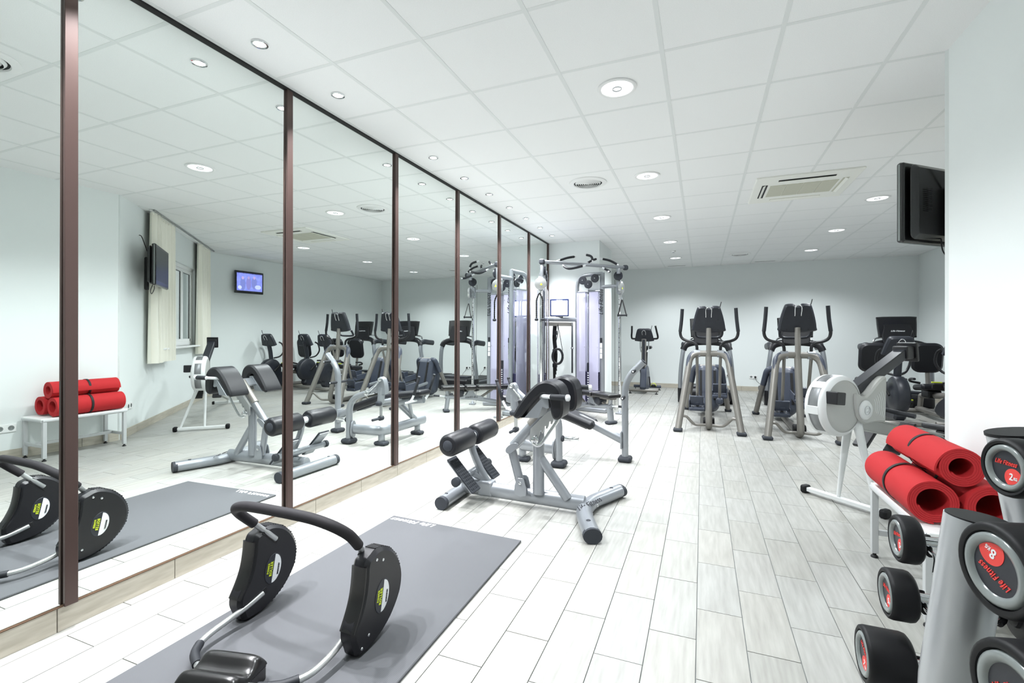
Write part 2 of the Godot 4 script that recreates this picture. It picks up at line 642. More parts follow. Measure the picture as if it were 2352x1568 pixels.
func build_mirrors() -> void:
	var who := ["wall mirror panel behind the place the photograph was taken from", "wall mirror panel beside the place the photograph was taken from", "wall mirror at the picture's edge, before the nearest brown post", "large wall mirror panel between the two nearest brown posts", "mirror panel between the second and third brown posts", "mirror panel between the third and fourth brown posts", "mirror panel between the fourth and fifth brown posts", "mirror panel between the fifth and sixth brown posts", "narrowest looking mirror panel, next to the cable machine"]
	var edges: Array = [-2.2] + POSTS
	for k in edges.size() - 1:
		var a: float = edges[k]
		var b: float = edges[k + 1]
		var at := W(0, 0.108, (a + b) / 2)
		var o := thing("wall_mirror", who[k], "mirror", at, 0.0, "mirror panels")
		o.rotation.z = -0.0035
		var m := MB.new()
		m.rbox(Vector3(-0.006, 1.358, 0), Vector3(0.004, 2.716, b - a - 0.004), 0.0005)
		part(o, "backing", m, M.mirror_edge)
		m = MB.new()
		m.flat_quad(Vector3(-0.0035, 0.0005, (a - b) / 2 + 0.003), Vector3(-0.0035, 2.7155, (a - b) / 2 + 0.003), Vector3(-0.0035, 2.7155, (b - a) / 2 - 0.003), Vector3(-0.0035, 0.0005, (b - a) / 2 - 0.003), Vector3.RIGHT)
		part(o, "silvered_glass", m, M.mirror)
	var n := 1
	for t in POSTS:
		var w := 0.046 if t < 7.5 else 0.03
		var tr := structure("trim_%d" % n, "brown post between mirror panels" if t < 7.5 else "dark post at the last mirror's edge")
		var m := MB.new()
		m.rbox(W(0.014, 0.105 + 1.362, t), Vector3(0.016, 2.724, w), 0.002)
		part(tr, "post", m, M.brown)
		n += 1
	var bt := structure("trim_%d" % n, "thin wooden strip under the mirrors")
	var m := MB.new()
	m.rbox(W(-0.003, 0.1045, 2.83), Vector3(0.016, 0.005, 10.06), 0.001)
	part(bt, "strip", m, M.wood)
	var tp := structure("trim_%d" % (n + 1), "black shadow-gap strip over the mirrors")
	m = MB.new()
	m.rbox(W(0.012, H - 0.006, 2.83), Vector3(0.026, 0.011, 10.06), 0.001)
	part(tp, "strip", m, M.black)
	m = MB.new()
	m.rbox(W(0.036, H + 0.001, 2.83), Vector3(0.022, 0.006, 10.06), 0.001)
	part(tp, "ceiling_angle", m, M.grid)

func lamp(parent: Node3D, energy: float, angle: float, size: float, below: float, col: Color, blend := 0.6) -> void:
	var l := SpotLight3D.new()
	l.name = "lamp"
	l.light_energy = energy
	l.light_color = col
	l.light_size = size
	l.spot_range = 30.0
	l.spot_attenuation = 2.0
	l.spot_angle = angle
	l.spot_angle_attenuation = blend
	l.shadow_enabled = true
	l.rotation.x = -PI / 2
	l.position = Vector3(0, -below, 0)
	parent.add_child(l)

func build_ceiling_fittings() -> void:
	# big round downlights
	var proto := thing("ceiling_light", "large round ceiling light nearest the camera, above the crunch bench side", "light", W(1.985, H, 3.074), 0.0, "large round ceiling lights")
	var m := MB.new()
	m.lathe([Vector2(0.124, 0.001), Vector2(0.123, -0.006), Vector2(0.112, -0.011), Vector2(0.101, -0.006), Vector2(0.099, 0.004)], Transform3D.IDENTITY, 40)
	part(proto, "trim_ring", m, M.white)
	m = MB.new()
	m.lathe([Vector2(0.1, -0.003), Vector2(0.034, -0.003), Vector2(0.0, -0.003)], Transform3D.IDENTITY, 40)
	part(proto, "light_diffuser", m, M.down_glow)
	m = MB.new()
	m.lathe([Vector2(0.031, -0.003), Vector2(0.030, -0.009), Vector2(0.026, -0.009), Vector2(0.025, -0.003)], Transform3D.IDENTITY, 28)
	part(proto, "centre_ring", m, M.ring_grey)
	lamp(proto, DOWNLIGHT, 72.0, 0.09, 0.02, Color(0.965, 0.985, 1.0))
	var L := [[1.985, 4.874, "second large round ceiling light from the camera, beside the round air grille"], [1.985, 6.674, "third large round ceiling light in the mirror-side row"], [1.985, 8.474, "fourth large round ceiling light in the mirror-side row"], [1.985, 10.274, "large round ceiling light over the upright bike, last of its row"],
		[4.385, 6.674, "large round ceiling light between air conditioner and television, nearest of its row"], [4.385, 8.474, "middle large round ceiling light of the row beyond the air conditioner"], [4.385, 10.274, "large round ceiling light over the treadmills, last of the far row"],
		[1.985, 1.274, "large round ceiling light above the camera, out of the picture"]]
	for q in L:
		dup(proto, "ceiling_light", q[2], W(q[0], H, q[1]))
	# small spotlights along the mirror
	var sp := thing("spotlight", "small glowing spotlight along the mirror, first from the camera", "spotlight", W(0.25, H, 1.874), 0.0, "small spotlights along the mirror")
	m = MB.new()
	m.lathe([Vector2(0.044, 0.001), Vector2(0.043, -0.005), Vector2(0.034, -0.007), Vector2(0.030, -0.002), Vector2(0.029, 0.004)], Transform3D.IDENTITY, 28)
	part(sp, "trim_ring", m, M.chrome)
	m = MB.new()
	m.lathe([Vector2(0.03, -0.0025), Vector2(0.018, -0.005), Vector2(0.0, -0.006)], Transform3D.IDENTITY, 24)
	part(sp, "bulb_glow", m, M.spot_glow)
	lamp(sp, SPOT, 52.0, 0.02, 0.02, Color(0.98, 0.985, 1.0), 1.0)
	var k := 1
	for j in [1, 3, 4, 5, 6, 7, 8, 9]:
		dup(sp, "spotlight", "small glowing spotlight along the mirror, %s from the camera" % ordinal(k), W(0.25 + 0.002 * j, H, 1.874 + 0.595 * j))
		k += 1
	dup(sp, "spotlight", "small spotlight along the mirror overhead, just out of the picture", W(0.25, H, 1.274))
	dup(sp, "spotlight", "small spotlight along the mirror behind the camera, out of the picture", W(0.25, H, 0.674))
	# round air grilles
	var g := thing("air_grille", "large round slatted air grille in the ceiling, nearest in view", "air vent", W(1.385, H, 4.874), 0.0, "round ceiling air grilles")
	m = MB.new()
	m.lathe([Vector2(0.195, 0.001), Vector2(0.193, -0.006), Vector2(0.15, -0.014), Vector2(0.145, -0.004)], Transform3D.IDENTITY, 44)
	part(g, "rim", m, M.white)
	m = MB.new()
	m.lathe([Vector2(0.148, -0.0015), Vector2(0.0, -0.0015)], Transform3D.IDENTITY, 32)
	part(g, "dark_plenum", m, sm(rgb(40, 42, 42), 0.9))
	for q in 6:
		var r := 0.132 - q * 0.021
		m = MB.new()
		m.lathe([Vector2(r, -0.003), Vector2(r - 0.013, -0.020), Vector2(r - 0.015, -0.019), Vector2(r - 0.003, -0.0025)], Transform3D.IDENTITY, 36)
		part(g, "ring_slat", m, M.white)
	dup(g, "air_grille", "round slatted air grille in the ceiling over the treadmills", W(3.185, H, 10.274))
	dup(g, "air_grille", "round air grille seen only in the mirror's corner, above the ab roller", W(1.385, H, 1.35))
	# air conditioner cassette
	var ac := thing("air_conditioner", "square ivory ceiling air conditioner cassette with louvred grille", "air conditioner", W(3.47, H, 5.85))
	m = MB.new()
	m.rbox(Vector3(0, -0.006, 0), Vector3(0.93, 0.026, 0.96), 0.012, Basis.IDENTITY, 2)
	part(ac, "panel", m, M.ivory)
	for q in 4:
		m = MB.new()
		m.rbox(Vector3(-0.232 + q * 0.155, -0.021, 0.0), Vector3(0.150, 0.006, 0.42), 0.002)
		part(ac, "intake_grille", m, M.ivory_dark)
	for q in 4:
		var b := Basis(Vector3.UP, PI / 2 * q)
		m = MB.new()
		m.rbox(b * Vector3(0, -0.0185, 0.36), Vector3(0.5, 0.003, 0.055), 0.001, b)
		var slot := part(ac, "outlet_slot", m, M.black if q == 0 or q == 3 else M.ivory_dark)
		m = MB.new()
		m.rbox(b * Vector3(0, -0.024, 0.362), Vector3(0.49, 0.003, 0.036), 0.001, b * Basis(Vector3.RIGHT, 0.5))
		part(slot, "flap", m, M.ivory)
	var sd := thing("smoke_detector", "tiny round smoke detector on the ceiling near the far wall", "detector", W(1.99, H, 9.4))
	m = MB.new()
	m.lathe([Vector2(0.045, 0.001), Vector2(0.044, -0.012), Vector2(0.03, -0.03), Vector2(0.0, -0.032)], Transform3D.IDENTITY, 20)
	part(sd, "body", m, M.white)
	m = MB.new()
	m.lathe([Vector2(0.02, -0.031), Vector2(0.018, -0.036), Vector2(0.0, -0.037)], Transform3D.IDENTITY, 16)
	part(sd, "sensor_cap", m, M.ring_grey)
	for q in [[3.75, "narrow slot vent in the ceiling edge over the treadmills"], [1.95, "narrow slot vent in the ceiling edge over the upright bike"]]:
		var sv := thing("slot_vent", q[1], "air vent", W(q[0], H, 11.45), 0.0, "slot vents")
		m = MB.new()
		m.rbox(Vector3(0, -0.001, 0), Vector3(0.42, 0.006, 0.06), 0.001)
		part(sv, "frame", m, M.white)
		m = MB.new()
		m.rbox(Vector3(0, -0.004, 0), Vector3(0.38, 0.003, 0.02), 0.001)
		part(sv, "slot", m, M.black)

func drape(s0: float, s1: float, y0: float, y1: float, z: float, folds: int, bunch: float) -> MB:
	var m := MB.new()
	var k := folds * 8
	for side in [-1.0, 1.0]:
		var rows: Array = []
		for r in 9:
			var row: Array = []
			var fy := float(r) / 8.0
			for i in k + 1:
				var f := float(i) / k
				var amp: float = (0.016 + 0.012 * fy) * (1.0 + 0.5 * sin(f * 9.0))
				if f < bunch: amp *= 1.7
				var ph := TAU * folds * f + 0.25 * sin(fy * 3.0 + f * 5.0)
				var p := Vector3(lerpf(s0, s1, f), lerpf(y1, y0, fy), z + sin(ph) * amp)
				var dz := cos(ph) * amp * TAU * folds / (s1 - s0)
				var nn = Vector3(-dz, 0, 1).normalized() * side
				row.append(m.vert(slant * (p + nn * 0.0015), slant.basis * nn))
			rows.append(row)
		for r in 8:
			for i in k:
				m.quad(rows[r][i], rows[r][i + 1], rows[r + 1][i + 1], rows[r + 1][i])
	return m

func build_window() -> void:
	var w := structure("window_1", "white framed window in the slanted wall, seen in the mirror")
	var m := MB.new()
	var fz := 0.07
	for q in [[0.9, 3.15, 2.31, 2.37], [0.9, 3.15, 1.03, 1.09], [0.9, 0.96, 1.03, 2.37], [3.09, 3.15, 1.03, 2.37]]:
		m.rbox(slant * Vector3((q[0] + q[1]) / 2, (q[2] + q[3]) / 2, fz), Vector3(q[1] - q[0], q[3] - q[2], 0.07), 0.004, slant.basis)
	part(w, "frame", m, M.white)
	for k in 4:
		var s0 := 0.96 + k * 0.5325
		var sash := MB.new()
		for q in [[s0, s0 + 0.5325, 2.26, 2.31], [s0, s0 + 0.5325, 1.09, 1.14], [s0, s0 + 0.045, 1.14, 2.26], [s0 + 0.4875, s0 + 0.5325, 1.14, 2.26]]:
			sash.rbox(slant * Vector3((q[0] + q[1]) / 2, (q[2] + q[3]) / 2, fz - 0.01), Vector3(q[1] - q[0] - 0.001, q[3] - q[2], 0.035), 0.004, slant.basis)
		var so := part(w, "sash", sash, M.white)
		var gl := MB.new()
		gl.rbox(slant * Vector3(s0 + 0.266, 1.7, fz), Vector3(0.446, 1.124, 0.006), 0.0005, slant.basis)
		part(so, "pane", gl, M.glass)
		var gk := MB.new()
		for q in [[s0 + 0.045, s0 + 0.050, 1.14, 2.26], [s0 + 0.4825, s0 + 0.4875, 1.14, 2.26], [s0 + 0.045, s0 + 0.4875, 2.255, 2.26]]:
			gk.rbox(slant * Vector3((q[0] + q[1]) / 2, (q[2] + q[3]) / 2, fz - 0.006), Vector3(q[1] - q[0], q[3] - q[2], 0.012), 0.001, slant.basis)
		part(so, "gasket", gk, M.black)
	m = MB.new()
	m.rbox(slant * Vector3(2.025, 1.017, -0.01), Vector3(2.35, 0.026, 0.2), 0.006, slant.basis)
	part(w, "sill", m, M.white)
	var rail := thing("curtain_rail", "white curtain track on the ceiling along the window wall", "curtain rail", slant * Vector3(2.2, H, -0.1))
	m = MB.new(rail.position)
	m.rbox(slant * Vector3(2.25, H - 0.009, -0.1), Vector3(3.3, 0.016, 0.03), 0.003, slant.basis)
	part(rail, "track", m, M.white)
	m = MB.new(rail.position)
	m.rbox(slant * Vector3(2.25, H - 0.009, -0.14), Vector3(3.3, 0.016, 0.02), 0.003, slant.basis)
	part(rail, "valance_lip", m, M.ring_grey)
	for q in [[0.68, 1.6, 0.84, "cream curtain hanging in front of the window, behind the wall television", 9, 0.35], [2.98, 3.74, 0.87, "cream curtain drawn to the window's end, above the rower", 7, 0.2]]:
		var c := thing("curtain", q[3], "curtain", slant * Vector3(q[0], 0, -0.095), 0.0, "cream window curtains")
		m = drape(q[0], q[1], q[2], H - 0.02, -0.095, q[4], q[5])
		for i in m.v.size():
			m.v[i] = m.v[i] - c.position
		part(c, "cloth", m, M.curtain)
		m = MB.new(c.position)
		m.rbox(slant * Vector3((q[0] + q[1]) / 2, H - 0.032, -0.095), Vector3(q[1] - q[0], 0.03, 0.02), 0.004, slant.basis)
		part(c, "heading_tape", m, M.curtain)

# ---------------------------------------------------------------- ab roller and mat
func build_ab_roller() -> void:
	var mt := thing("exercise_mat", "grey ribbed floor mat with white lettering lying beside the mirrors", "mat", W(1.0, 0, 1.7))
	var m := MB.new(mt.position)
	m.prism([Vector2(0.53, 0.72), Vector2(1.495, 0.72), Vector2(1.487, 2.645), Vector2(0.54, 2.685)], 0.012, Transform3D(Basis(Vector3.RIGHT, Vector3.FORWARD, Vector3.UP), Vector3(0, 0.0065, 0)), 0.003)
	part(mt, "foam_sheet", m, M.mat_grey)
	words(mt, "Life Fitness", 0.04, Transform3D(Basis(Vector3.LEFT, Vector3.BACK, Vector3.UP), W(0.725, 0.0130, 2.632) - mt.position), M.white_print, 0.35, 1.15)

	var r := thing("ab_roller", "black and silver ab roller with arched foam bar standing on grey mat", "ab roller", W(0.95, 0.0125, 1.5))
	var o := r.position
	var prof := [Vector2(1.555, 0.384), Vector2(1.60, 0.377), Vector2(1.65, 0.35), Vector2(1.692, 0.305), Vector2(1.717, 0.255), Vector2(1.725, 0.205), Vector2(1.714, 0.15), Vector2(1.685, 0.105), Vector2(1.64, 0.062), Vector2(1.585, 0.032), Vector2(1.525, 0.016), Vector2(1.47, 0.0135), Vector2(1.438, 0.022), Vector2(1.424, 0.055), Vector2(1.41, 0.095), Vector2(1.416, 0.135), Vector2(1.445, 0.175), Vector2(1.468, 0.225), Vector2(1.481, 0.285), Vector2(1.485, 0.335), Vector2(1.497, 0.362), Vector2(1.52, 0.372)]
	var pl := smooth2(prof, 3)
	for sx in [0, 1]:
		var x: float = 0.65 if sx == 0 else 1.25
		m = MB.new(o)
		# the outline lies in the plane of t and y; local x is t
		var xf := Transform3D(Basis(Vector3.FORWARD, Vector3.UP, Vector3.RIGHT), Vector3(x, 0, 0))
		m.prism(pl, 0.078, xf, 0.016)
		var rk := part(r, "rocker", m, M.plastic)
		# padded arm rest on the hollow side
		m = MB.new(o)
		var padline: Array = []
		for q in [Vector2(1.417, 0.118), Vector2(1.448, 0.172), Vector2(1.470, 0.225), Vector2(1.482, 0.285), Vector2(1.487, 0.338)]:
			padline.append(W(x, q.y, q.x))
		m.tube(cr(padline, 5), 0.036, 0.009, 18, Vector3(0, 0.5, 1))
		part(rk, "arm_pad", m, M.leather)
		# toothed tread on the round side
		m = MB.new(o)
		for i in 34:
			var f := float(i) / 33.0
			var idx := f * 9.0
			var a: Vector2 = prof[int(idx)]
			var b: Vector2 = prof[mini(int(idx) + 1, 9)]
			var q: Vector2 = a.lerp(b, idx - int(idx))
			var dr := (b - a).normalized() if b != a else Vector2(-1, -0.3).normalized()
			m.rbox(W(x, q.y, q.x), Vector3(0.05, 0.005, 0.007), 0.001, Basis(Vector3.RIGHT, atan2(dr.y, dr.x)))
		part(rk, "tread_teeth", m, M.rubber)
		for sd in [-1.0, 1.0]:
			var fx: float = x + sd * 0.0395
			var out := Vector3(sd, 0, 0)
			var tx := 1.578
			var ty := 0.186
			m = MB.new(o)
			var bf := Transform3D(Basis(Vector3(0, 0, -1.0), Vector3.UP, Vector3.RIGHT) * Basis(Vector3(0, 0, 1), -0.2), W(fx, ty, tx))
			m.prism(ellipse(0.045, 0.066), 0.003, bf, 0.001)
			var bd := part(rk, "badge", m, M.machine_dark, "oval badge, half dark and half silver")
			var half := PackedVector2Array()
			for p in ellipse(0.040, 0.061, 40):
				if p.x >= -0.002: half.append(p)
			m = MB.new(o)
			m.prism(half, 0.0012, bf.translated_local(Vector3(0, 0, sd * 0.002)), 0.0)
			part(bd, "silver_half", m, M.cap_white)
			var rd: Basis = bf.basis * Basis(Vector3(0, 0, 1), PI / 2)
			if sd < 0.0:
				rd = Basis(-rd.x, rd.y, -rd.z)
			var ox: Basis = bf.basis
			words(bd, "POWER", 0.0105, Transform3D(rd, W(fx, ty, tx) - o + ox * Vector3(-0.0285, 0.004, sd * 0.0025)), M.yellow_green, 0.0, 0.95)
			words(bd, "ROLLER", 0.0145, Transform3D(rd, W(fx, ty, tx) - o + ox * Vector3(-0.0125, 0.0, sd * 0.0025)), M.yellow_green, 0.0, 0.9)
			words(bd, "BREMSHEY", 0.0085, Transform3D(rd, W(fx, ty, tx) - o + ox * Vector3(0.026, -0.005, sd * 0.0035)), M.black_print, 0.0, 0.85)
		var od: float = -1.0 if sx == 0 else 1.0
		for q in [[1.545, 0.345], [1.585, 0.328], [1.495, 0.075], [1.455, 0.045]]:
			m = MB.new(o)
			m.cyl(W(x + od * 0.037, q[1], q[0]), W(x + od * 0.0415, q[1], q[0]), 0.0065, 12, 0.0015)
			part(rk, "screw", m, M.chrome)
		# slots on the inner face where the tubes run in
		for q in [[1.568, 0.335, -0.79], [1.495, 0.094, 0.24]]:
			m = MB.new(o)
			m.rbox(W(x - od * 0.0375, q[1], q[0]), Vector3(0.005, 0.03, 0.105), 0.002, Basis(Vector3.RIGHT, q[2]))
			part(rk, "tube_slot", m, M.black)
	# arched upper bar
	var half_bar := [W(0.686, 0.312, 1.594), W(0.682, 0.362, 1.546), W(0.666, 0.413, 1.500), W(0.655, 0.478, 1.437), W(0.69, 0.522, 1.394), W(0.77, 0.545, 1.376), W(0.86, 0.551, 1.371), W(0.95, 0.552, 1.37)]
	var bar: Array = half_bar.duplicate()
	for i in range(half_bar.size() - 2, -1, -1):
		var p: Vector3 = half_bar[i]
		bar.append(Vector3(1.9 - p.x, p.y, p.z))
	m = MB.new(o)
	m.tube(cr(bar, 5), 0.0125, null, 12)
	var hb := part(r, "handle_bar", m, M.alu)
	var foam := bar.slice(2, bar.size() - 2)
	m = MB.new(o)
	m.tube(cr(foam, 6), 0.0205, null, 16)
	part(hb, "foam_grip", m, M.foam)
	for sx in [0, 1]:
		var low := [W(0.687, 0.100, 1.525), W(0.684, 0.080, 1.45), W(0.676, 0.064, 1.37), W(0.678, 0.055, 1.29), W(0.697, 0.053, 1.235), W(0.735, 0.052, 1.19), W(0.80, 0.052, 1.155), W(0.86, 0.052, 1.14)]
		if sx == 1:
			for i in low.size():
				low[i] = Vector3(1.9 - low[i].x, low[i].y, low[i].z)
		m = MB.new(o)
		m.tube(cr(low, 5), 0.0125, null, 12)
		var ft := part(r, "frame_tube", m, M.alu)
		m = MB.new(o)
		m.tube(cr([low[4], low[5], low[6]], 5), 0.0165, null, 12)
		part(ft, "sleeve", m, M.grip)
	# head pillow with two ridges
	m = MB.new(o)
	var px := Transform3D(Basis(Vector3.UP, 0.22), W(0.95, 0.0, 1.135))
	var nx := 26
	var nz := 22
	var hx := 0.115
	var hz := 0.085
	var grid: Array = []
	var hgt := func(a: float, b: float) -> float:
		var ridge := 0.088 + 0.024 * exp(-pow((b + 0.62) / 0.34, 2)) + 0.024 * exp(-pow((b - 0.62) / 0.36, 2)) - 0.012 * exp(-pow(b / 0.3, 2)) * (1.0 - a * a * 0.5)
		var edge := pow(maxf(0.0, 1.0 - pow(absf(a), 7.0)), 0.35) * pow(maxf(0.0, 1.0 - pow(absf(b), 7.0)), 0.35)
		return 0.062 + (ridge - 0.062) * edge
	for i in nx + 1:
		var row: Array = []
		for j in nz + 1:
			var a := sin((float(i) / nx - 0.5) * PI)
			var b := sin((float(j) / nz - 0.5) * PI)
			var e := 0.003
			var h0: float = hgt.call(a, b)
			var ga: float = (hgt.call(minf(1, a + e), b) - hgt.call(maxf(-1, a - e), b)) / (2 * e * hx)
			var gb: float = (hgt.call(a, minf(1, b + e)) - hgt.call(a, maxf(-1, b - e))) / (2 * e * hz)
			row.append(m.vert(px * Vector3(a * hx, h0, b * hz), px.basis * Vector3(-ga, 1, -gb).normalized()))
		grid.append(row)
	for i in nx:
		for j in nz:
			m.quad(grid[i][j], grid[i + 1][j], grid[i + 1][j + 1], grid[i][j + 1])
	m.prism(rrect(hx * 2, hz * 2, 0.012), 0.052, px * Transform3D(Basis(Vector3.RIGHT, PI / 2), Vector3(0, 0.039, 0)), 0.003)
	var pil := part(r, "head_pillow", m, M.leather)
	m = MB.new(o)
	for s in [[-1, 0], [1, 0], [0, -1], [0, 1]]:
		var L: float = hx if s[0] == 0 else hz
		for i in 20:
			var q: float = lerpf(-L + 0.01, L - 0.01, i / 19.0)
			var p := Vector3(q if s[0] == 0 else s[0] * (hx + 0.001), 0.060, q if s[1] == 0 else s[1] * (hz + 0.001))
			m.rbox(px * p, Vector3(0.006 if s[0] == 0 else 0.002, 0.002, 0.006 if s[1] == 0 else 0.002), 0.0008, px.basis)
	part(pil, "stitching", m, M.foam)

# ---------------------------------------------------------------- back extension bench
func foot_cap(parent: Node, o: Vector3, at: Vector3, w: float, d: float, h: float, turn := 0.0) -> void:
	var m := MB.new(o)
	m.rbox(at + Vector3(0, h / 2, 0), Vector3(w, h, d), minf(w, d) * 0.3, Basis(Vector3.UP, turn), 3)
	part(parent, "rubber_foot", m, M.foot_rubber)

func roller_pad(parent: Node, o: Vector3, a: Vector3, b: Vector3, r: float) -> void:
	var m := MB.new(o)
	var L := (b - a).length()
	var c := 0.022
	m.lathe([Vector2(0.0, 0.004), Vector2(r * 0.52, 0.004), Vector2(r * 0.52, 0.0), Vector2(r * 0.80, 0.0), Vector2(r - 0.008, c * 0.35), Vector2(r, c), Vector2(r, L - c), Vector2(r - 0.008, L - c * 0.35), Vector2(r * 0.8, L), Vector2(0, L)], Transform3D(MB.along(b - a), a), 28)
	var p := part(parent, "foam_roller", m, M.vinyl)
	m = MB.new(o)
	var d := (b - a).normalized()
	m.cyl(a - d * 0.003, a + d * 0.01, r * 0.5, 22, 0.003)
	m.cyl(b - d * 0.01, b + d * 0.003, r * 0.5, 22, 0.003)
	part(p, "end_plug", m, M.foot_rubber)

func build_back_extension() -> void:
	var r := thing("back_extension_bench", "silver back extension bench with black hip pads and foam foot rollers", "exercise bench", W(1.35, 0, 3.22))
	var o := r.position
	var m := MB.new(o)
	var tc := 3.235
	m.tube([W(0.79, 0.085, tc), W(1.74, 0.075, tc - 0.02)], 0.042, 0.055, 16)
	var beam := part(r, "base_beam", m, M.silver)
	m = MB.new(o)
	m.rbox(W(0.985, 0.092, tc), Vector3(0.12, 0.115, 0.095), 0.02, Basis.IDENTITY, 2)
	part(beam, "collar", m, M.silver)
	m = MB.new(o)
	m.tube([W(0.773, 0.047, 2.925), W(0.76, 0.047, 3.555)], 0.046, 0.046, 16)
	var rf := part(r, "rear_foot", m, M.silver)
	m = MB.new(o)
	m.tube([W(0.7735, 0.047, 2.912), W(0.773, 0.047, 2.945)], 0.049, 0.0465, 16)
	part(rf, "end_cap", m, M.foot_rubber)
	m = MB.new(o)
	m.tube([W(0.7602, 0.047, 3.535), W(0.76, 0.047, 3.568)], 0.049, 0.0465, 16)
	part(rf, "end_cap", m, M.foot_rubber)
	for t in [3.0, 3.48]:
		m = MB.new(o)
		m.cyl(W(0.77, 0.09, t), W(0.77, 0.0955, t), 0.012, 12, 0.002)
		part(rf, "bolt_plug", m, M.foot_rubber)
	var curve := cr([W(1.885, 0.048, 2.79), W(1.82, 0.048, 2.95), W(1.765, 0.048, 3.1), W(1.75, 0.048, 3.22), W(1.77, 0.048, 3.36), W(1.83, 0.048, 3.5), W(1.905, 0.048, 3.665)], 4)
	m = MB.new(o)
	m.tube(curve, 0.055, 0.047, 18)
	var ff := part(r, "front_foot", m, M.silver)
	m = MB.new(o)
	m.tube([W(1.893, 0.047, 2.772), W(1.88, 0.047, 2.803)], 0.058, 0.0465, 18)
	part(ff, "end_cap", m, M.foot_rubber)
	m = MB.new(o)
	m.tube([W(1.9, 0.047, 3.652), W(1.913, 0.047, 3.683)], 0.058, 0.0465, 18)
	part(ff, "end_cap", m, M.foot_rubber)
	for q in [[1.84, 2.89], [1.86, 3.57]]:
		m = MB.new(o)
		m.cyl(W(q[0], 0.092, q[1]), W(q[0], 0.0965, q[1]), 0.015, 12, 0.002)
		part(ff, "bolt_plug", m, M.foot_rubber)
	for t in [3.12, 3.3]:
		m = MB.new(o)
		m.cyl(W(1.80, 0.045, t), W(1.818, 0.045, t), 0.011, 10, 0.003)
		part(ff, "bolt", m, M.chrome)
	words(ff, "Life Fitness", 0.040, Transform3D(Basis(Vector3(0.35, 0.0, -0.94).normalized(), Vector3(-0.8, 0.52, -0.3).normalized(), Vector3(0.52, 0.82, 0.25).normalized()), W(1.786, 0.092, 3.18) - o), M.black_print, 0.2, 0.95)
	# upright, brace, lower link
	m = MB.new(o)
	m.tube([W(1.412, 0.11, 3.19), W(1.412, 0.56, 3.19)], 0.031, 0.042, 14, Vector3.RIGHT)
	var post := part(r, "upright", m, M.silver)
	m = MB.new(o)
	m.tube([W(1.425, 0.37, 3.19), W(1.625, 0.10, 3.195)], 0.028, 0.034, 14)
	part(post, "brace", m, M.silver)
	m = MB.new(o)
	m.tube([W(1.285, 0.13, 3.19), W(1.212, 0.42, 3.17)], 0.026, 0.032, 14)
	var link := part(r, "lower_link", m, M.silver)
	for s in [-1.0, 1.0]:
		m = MB.new(o)
		m.prism(smooth2([Vector2(-0.045, -0.055), Vector2(0.045, -0.055), Vector2(0.03, 0.05), Vector2(0, 0.065), Vector2(-0.03, 0.05)], 2), 0.008, Transform3D(Basis.IDENTITY, W(1.288, 0.155, 3.19 - s * 0.042)), 0.001)
		part(link, "bracket", m, M.silver)
		m = MB.new(o)
		m.prism(smooth2([Vector2(-0.05, -0.03), Vector2(-0.015, -0.035), Vector2(0.045, 0.02), Vector2(0.03, 0.045), Vector2(-0.015, 0.03), Vector2(-0.048, 0.0)], 2), 0.006, Transform3D(Basis.IDENTITY, W(1.235, 0.43, 3.17 - s * 0.040)), 0.001)
		part(link, "elbow_plate", m, M.silver)
	for q in [[1.288, 0.185, 0.05], [1.20, 0.41, 0.048]]:
		m = MB.new(o)
		m.cyl(W(q[0], q[1], 3.185 - q[2]), W(q[0], q[1], 3.185 + q[2]), 0.011, 12, 0.003)
		part(link, "pivot_bolt", m, M.chrome)
	# slide tube with the toothed adjuster
	m = MB.new(o)
	m.tube([W(1.225, 0.44, 3.17), W(1.53, 0.775, 3.175)], 0.03, 0.035, 14)
	var sl := part(r, "slide_tube", m, M.silver)
	m = MB.new(o)
	m.tube([W(1.36, 0.60, 3.175), W(1.54, 0.795, 3.175)], 0.033, 0.038, 14)
	part(sl, "outer_sleeve", m, M.silver2)
	m = MB.new(o)
	var teeth: Array = [Vector2(1.365, 0.50), Vector2(1.385, 0.485)]
	for k in 5:
		var bx := 1.405 + k * 0.034
		var by := 0.525 + k * 0.034
		teeth.append_array([Vector2(bx, by - 0.014), Vector2(bx + 0.006, by + 0.016), Vector2(bx + 0.015, by + 0.02), Vector2(bx + 0.014, by + 0.002), Vector2(bx + 0.024, by)])
	teeth.append_array([Vector2(1.60, 0.69), Vector2(1.585, 0.75), Vector2(1.50, 0.71), Vector2(1.375, 0.585)])
	m.prism(teeth, 0.010, Transform3D(Basis.IDENTITY, W(0, 0, 3.128)), 0.001)
	part(r, "toothed_plate", m, M.alu)
	m = MB.new(o)
	m.cyl(W(1.414, 0.512, 3.09), W(1.414, 0.512, 3.235), 0.014, 14, 0.002)
	m.cyl(W(1.414, 0.512, 3.096), W(1.414, 0.512, 3.104), 0.027, 22, 0.003)
	part(r, "lock_pin", m, M.chrome)
	m = MB.new(o)
	m.tube(cr([W(1.40, 0.49, 3.10), W(1.435, 0.478, 3.095), W(1.47, 0.50, 3.09), W(1.53, 0.585, 3.085), W(1.585, 0.665, 3.085), W(1.59, 0.70, 3.10), W(1.585, 0.71, 3.2)], 4), 0.005, 0.012, 10)
	part(r, "adjust_lever", m, M.chrome)
	# hip pads on their plate
	var padp := smooth2([Vector2(1.33, 0.722), Vector2(1.40, 0.83), Vector2(1.475, 0.912), Vector2(1.535, 0.944), Vector2(1.60, 0.938), Vector2(1.648, 0.90), Vector2(1.668, 0.83), Vector2(1.668, 0.745), Vector2(1.648, 0.706), Vector2(1.61, 0.70), Vector2(1.59, 0.74), Vector2(1.582, 0.80), Vector2(1.562, 0.846), Vector2(1.525, 0.858), Vector2(1.47, 0.81), Vector2(1.40, 0.722), Vector2(1.365, 0.69), Vector2(1.337, 0.695)], 3)
